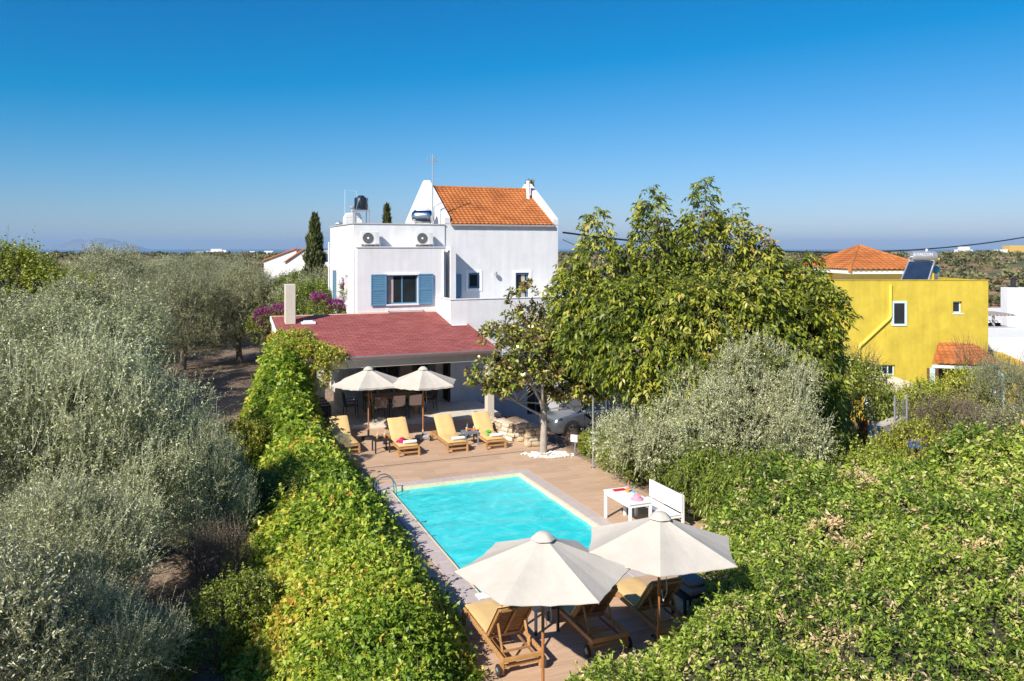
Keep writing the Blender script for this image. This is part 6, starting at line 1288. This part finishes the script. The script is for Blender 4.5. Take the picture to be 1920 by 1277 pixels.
# ---- big hedges built as mounds
def hedge(name, label, func, box_, nleaf, leafL, leafW, mat, seed, step=.14, vinec=None, mode='vine'):
    rs2 = np.random.RandomState(seed); xs = np.arange(box_[0], box_[1]+step, step); ys = np.arange(box_[2], box_[3]+step, step)
    X, Y = np.meshgrid(xs, ys, indexing='ij'); Z = func(X, Y); t_ = thing(name, label, 'hedge')
    bx = X+.05*wob(X, Y, 6, seed); by = Y+.05*wob(Y, X, 6, seed+1)
    g = ground_z(X, Y, False)
    gxz, gyz = np.gradient(Z, step); nn_ = np.sqrt(1+gxz**2+gyz**2); bx = bx+.20*gxz/nn_; by = by+.20*gyz/nn_
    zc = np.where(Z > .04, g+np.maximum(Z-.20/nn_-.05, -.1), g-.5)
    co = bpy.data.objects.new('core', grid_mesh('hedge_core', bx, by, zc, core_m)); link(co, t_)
    # area weighted sampling of the mound surface
    dzx = np.diff(Z, axis=0)[:, :-1]/step; dzy = np.diff(Z, axis=1)[:-1, :]/step; A = np.sqrt(1+dzx**2+dzy**2); mk = (Z[:-1, :-1] > .04) | (Z[1:, 1:] > .04) | (Z[:-1, 1:] > .04)
    dist = np.hypot(X[:-1, :-1], Y[:-1, :-1]); wgt = (A*mk*np.clip(13/dist, .35, 1.5)**1.2).ravel(); wgt /= wgt.sum()
    ns = nleaf//5; c = rs2.choice(len(wgt), ns, p=wgt); i, j = np.unravel_index(c, A.shape); a, b_ = rs2.rand(ns), rs2.rand(ns)
    x_ = X[i, j]+a*step; y_ = Y[i, j]+b_*step; z_ = Z[i, j]*(1-a)*(1-b_)+Z[i+1, j]*a*(1-b_)+Z[i, j+1]*(1-a)*b_+Z[i+1, j+1]*a*b_
    N = unit(np.stack([-dzx[i, j], -dzy[i, j], np.ones(ns)], 1))
    dep = rs2.rand(ns)**1.2*.20-.09+(rs2.rand(ns) < .06)*-.12
    P = np.stack([x_, y_, z_+ground_z(x_, y_, False)], 1)-N*dep[:, None]
    ds = np.clip(dist[i, j]/13, .85, 1.7)
    # palmate groups of five leaflets hanging outwards
    D = unit(N*.75+rs2.normal(size=(ns, 3))*.5+np.array([0, 0, -.15 if mode == 'vine' else .1])); Sd = unit(np.cross(D, rs2.normal(size=(ns, 3))))
    k = np.arange(5)-2; an = k*.62; ax = D[:, None, :]*np.cos(an)[None, :, None]+Sd[:, None, :]*np.sin(an)[None, :, None]; ax = ax+np.array([0, 0, -.35])
    if mode != 'vine':
        tt = np.array([.1, .3, .5, .75, 1.]); ax = D[:, None, :]*.5+Sd[:, None, :]*(np.array([1, -1, 1, -1, 0.])*.9)[None, :, None]+np.array([0, 0, -.2])
        pos = P[:, None, :]+D[:, None, :]*(tt*leafL*1.3)[None, :, None]*ds[:, None, None]
    else: pos = np.repeat(P[:, None, :], 5, 1)
    ax = ax+rs2.normal(size=ax.shape)*.15
    base = vinec(x_, y_, z_, rs2) if vinec else rs2.rand(ns)*.7
    rn = np.clip(base[:, None]+rs2.normal(size=(ns, 5))*.06, .03, 1)
    sz = (.5+.85*rs2.rand(ns, 5)**1.2)*ds[:, None]*(.85+.35*rs2.rand(ns, 1))
    # long shoots standing proud of the surface
    nsx = ns//45; q = rs2.choice(ns, nsx); sp, sdir = P[q], unit(N[q]*.6+np.array([0, 0, .7])+rs2.normal(size=(nsx, 3))*.4)
    m_s = ns//70; q = rs2.choice(ns, m_s); sp2 = P[q]; sd2 = unit(N[q]*.5+np.array([0, 0, .75])+rs2.normal(size=(m_s, 3))*.35); ls = .22+.30*rs2.rand(m_s); tt2 = np.linspace(.2, 1, 9)
    pos2 = sp2[:, None, :]+sd2[:, None, :]*(ls[:, None]*tt2[None, :])[..., None]-np.array([0, 0, 1.])*(ls[:, None]*tt2[None, :]**2*.35)[..., None]; ax2 = unit(rs2.normal(size=(m_s, 9, 3))*.8+sd2[:, None, :]*.5)
    pos = np.concatenate([pos.reshape(-1, 3), pos2.reshape(-1, 3)]); ax = np.concatenate([ax.reshape(-1, 3), ax2.reshape(-1, 3)])
    rn = np.concatenate([rn.ravel(), np.clip(base[q][:, None]+.12+rs2.normal(size=(m_s, 9))*.05, .03, 1).ravel()]); sz = np.concatenate([sz.ravel(), (.65+.4*rs2.rand(m_s*9))*np.repeat(ds[q], 9)])
    me = leaf_mesh('hedge_leaves', pos.reshape(-1, 3), ax.reshape(-1, 3), (leafL*sz).ravel(), (leafW*sz).ravel(), rn.ravel(), mat, up=.55, droop=.15, fold=.14, extra=ribbons(sp-sdir*.1, sdir, .28*(.4+rs2.rand(nsx)), .005), seed=seed)
    o_ = share('leaves', me, t_); o_['kind'] = 'stuff'; return t_
def bumps(x_, y_, s): return .5*wob(x_, y_, 1.5, s)+.36*wob(x_, y_, 3.4, s+1)+.22*wob(x_, y_, 7.5, s+2)
def left_h(x_, y_):
    u = (x_-OX)*C_+(y_-OY)*S_; v_ = -(x_-OX)*S_+(y_-OY)*C_
    uin = np.interp(v_, [-13.5, -10.5, -8, -5, -1, 2, 4.5, 8, 10.5], [-1.35, -1.15, -.78, -.72, -.5, -.55, -.70, -.55, -.5])
    uout = np.interp(v_, [-13.5, -9, -6, -2, 2, 6, 10.5], [-4.6, -4.6, -4.5, -4.3, -3.6, -3.2, -3.2]); h = np.interp(v_, [-13.5, -9, -4, 0, 3.5, 5.2, 6.5, 8, 10, 11], [1.2, 1.15, 1.15, 1.15, 1.4, 2.2, 3.1, 3.5, 3.4, 2.8])
    wv = .12*wob(x_, y_, 1.1, 31); a = sstep(uin+wv-u, 0, 1.35)**.70; b_ = sstep(u-uout+wv, 0, 1.5)**.8
    e = sstep(v_, -14, -13)*sstep(-v_, -11.3, -10.3)
    tilt = 1-.30*sstep(uin-u, 1.3, 3.6)
    return a*b_*e*np.maximum(h*tilt+.42*bumps(x_, y_, 41), .3)
def left_c(x_, y_, z_, rs2):
    u = (x_-OX)*C_+(y_-OY)*S_
    return np.clip(.27+.35*sstep(-u, 2.6, 4.0)*(rs2.rand(len(x_)) < .6)+.26*wob(x_, y_, .9, 77)+rs2.normal(size=len(x_))*.16+(rs2.rand(len(x_)) < .06)*.35-.0*z_, .03, 1)
hedge('vine_hedge', 'long mounded creeper hedge with green and yellow leaves left of the pool', left_h, (-13.5, 3.5, 8.5, 34.0), 190000, .092, .042, vine_m, 101, vinec=left_c)
def right_h(x_, y_):
    # inner edge of the mound follows the deck, then crosses below the front loungers
    d = np.interp(y_, [6.5, 9.3, 10.6, 11.3, 12.2, 13.2, 15, 17.5, 19.5, 22], [-1.2, -.8, .0, .95, 2.35, 3.0, 3.35, 4.05, 5.1, 7.5])
    wv = .16*wob(x_, y_, 1.3, 51); a = sstep(x_-d+wv, 0, 1.7)**.6
    top = np.interp(x_, [0, 2, 4, 6, 8, 9.6, 11, 14, 18], [.9, 1.15, 1.55, 1.9, 2.0, 2.1, 3.05, 3.4, 3.3])+np.interp(y_, [6, 9, 12, 16, 20], [.2, .0, -.05, .0, -.1])
    back = sstep(-y_, -21.5+.0*x_, -18.8); frt = sstep(y_, 5.2, 7.0)
    return a*back*frt*np.maximum(top+.62*bumps(x_, y_, 61), .25)
def right_c(x_, y_, z_, rs2):
    dry = (wob(x_, y_, 1.9, 88)+.5*wob(x_, y_, 4.5, 89)) > .55
    c = .28+.20*wob(x_, y_, 1.2, 87)+rs2.normal(size=len(x_))*.15; c = np.where(dry & (rs2.rand(len(x_)) < .62), .80+.15*rs2.rand(len(x_)), c); c = np.where(rs2.rand(len(x_)) < .07, .85, c)
    return np.clip(c, .03, 1)
hedge('jasmine_hedge', 'huge tumbling green hedge with dry patches filling the lower right corner', right_h, (-1.5, 19, 5.0, 22.0), 345000, .080, .033, hedge_m, 103, vinec=right_c, mode='pinnate')
# creeper spilling on to the red roof
cl = [(-1.5, 7.3, 3.0, .75, .55, .35), (-.9, 7.0, 2.95, .55, .4, .25), (-.3, 6.85, 2.85, .40, .3, .22), (-.75, 6.75, 2.3, .35, .3, .6), (-1.4, 8.2, 3.3, .6, .6, .3)]
t = thing('roof_creeper', 'yellowing creeper spilling over the left corner of the red roof', 'climbing plant', (OX, OY, 0), TH)
share('leaves', crown('creeper_leaves', cl, 1100, 8, .30, .085, .055, vine_m, 111, ldroop=.3, droop=.4, lift=.1), t); MB().tube([(-1.6, 7.2, 0), (-1.5, 7.1, 1.6), (-1.2, 7.1, 2.9)], .035, 6).obj('stem', bark, t)
# ---- far bushes on the hills
def far_bushes():
    rs2 = np.random.RandomState(121); P = []; A = []; L = []; Rn = []
    n_ = 8200; th = rs2.uniform(-.66, .66, n_); r_ = 62*np.exp(rs2.rand(n_)*2.75)
    x_ = r_*np.sin(th); y_ = r_*np.cos(th); keep = (x_ > .28*y_) | (r_ > 150); x_, y_, r_ = x_[keep], y_[keep], r_[keep]
    dens = wob(x_, y_*.6, .03, 9)+.4*wob(x_, y_, .09, 10); keep = dens > -.55; x_, y_, r_ = x_[keep], y_[keep], r_[keep]
    z_ = ground_z(x_, y_); s = rs2.uniform(1.1, 2.6, len(x_))*np.clip(r_/220, .8, 1.6); m_ = 30
    d = unit(rs2.normal(size=(len(x_), m_, 3))); d[..., 2] = np.abs(d[..., 2]); c = np.stack([x_, y_, z_], 1)
    P = c[:, None, :]+d*s[:, None, None]*np.array([1, 1, .75])*(.55+.45*rs2.rand(len(x_), m_, 1)); A = unit(d+rs2.normal(size=d.shape)*.6)
    base = rs2.rand(len(x_))*.75; rn = np.clip(base[:, None]+rs2.normal(size=(len(x_), m_))*.1, .03, 1)
    Lf = np.repeat(s*.52, m_); me = leaf_mesh('hillside_bushes', (P-A*Lf.reshape(len(x_), m_, 1)*.4).reshape(-1, 3), A.reshape(-1, 3), Lf, Lf*.7, rn.ravel(), farm, up=.4, droop=0, seed=122)
    o_ = share('hillside_bushes', me); tag(o_, 'olive groves and scrub covering the distant hillsides', 'bushes', kind='stuff'); print('far bushes', len(x_))
farm = leafy_mat('hillside_leaves', [(.06, .065, .028), (.12, .125, .05), (.19, .19, .08), (.27, .22, .12)], (.05, .05, .03), trans=.1, rough=.8)
far_bushes()
# ---- dry grass and litter under the olives
def litter():
    rs2 = np.random.RandomState(131); n_ = 26000; x_ = rs2.uniform(-18, 0, n_); y_ = 7+rs2.rand(n_)**.8*40; u, v_ = UV(x_, y_); k = (u < -1.0) & ((wob(x_, y_, .9, 12)+rs2.normal(size=n_)*.5) > .0); x_, y_ = x_[k], y_[k]; n_ = len(x_)
    A = unit(rs2.normal(size=(n_, 3))*np.array([1, 1, .3])+np.array([0, 0, .55])); P = np.stack([x_, y_, ground_z(x_, y_)], 1)
    o_ = share('dry_grass', leaf_mesh('dry_grass', P, A, .16*(.4+rs2.rand(n_)), .014*(.5+rs2.rand(n_)), np.clip(rs2.rand(n_), .03, 1), leafy_mat('dry_grass_blades', [(.16, .13, .08), (.28, .22, .13), (.40, .32, .19), (.10, .13, .05)], (.2, .15, .1), trans=.2, rough=.8), up=.2, seed=132)); tag(o_, 'dry grass and fallen leaves on the soil under the olives', 'grass', kind='stuff')
litter()
# bed of earth and leaves right of the deck
# ------------------------------------------------------------------ sea air
hz = MB().box(-52000, 52000, -52000, 52000, -95, 450).obj('haze', None or bpy.data.materials.new('haze_air'), None, kind='stuff')
hm = bpy.data.materials['haze_air']; hm.use_nodes = True; n = hm.node_tree; n.nodes.clear(); o = n.nodes.new('ShaderNodeOutputMaterial'); pv = n.nodes.new('ShaderNodeVolumePrincipled')
pv.inputs['Color'].default_value = (.40, .60, .86, 1); pv.inputs['Density'].default_value = 3.5e-5; pv.inputs['Anisotropy'].default_value = 0; n.links.new(pv.outputs[0], o.inputs['Volume'])
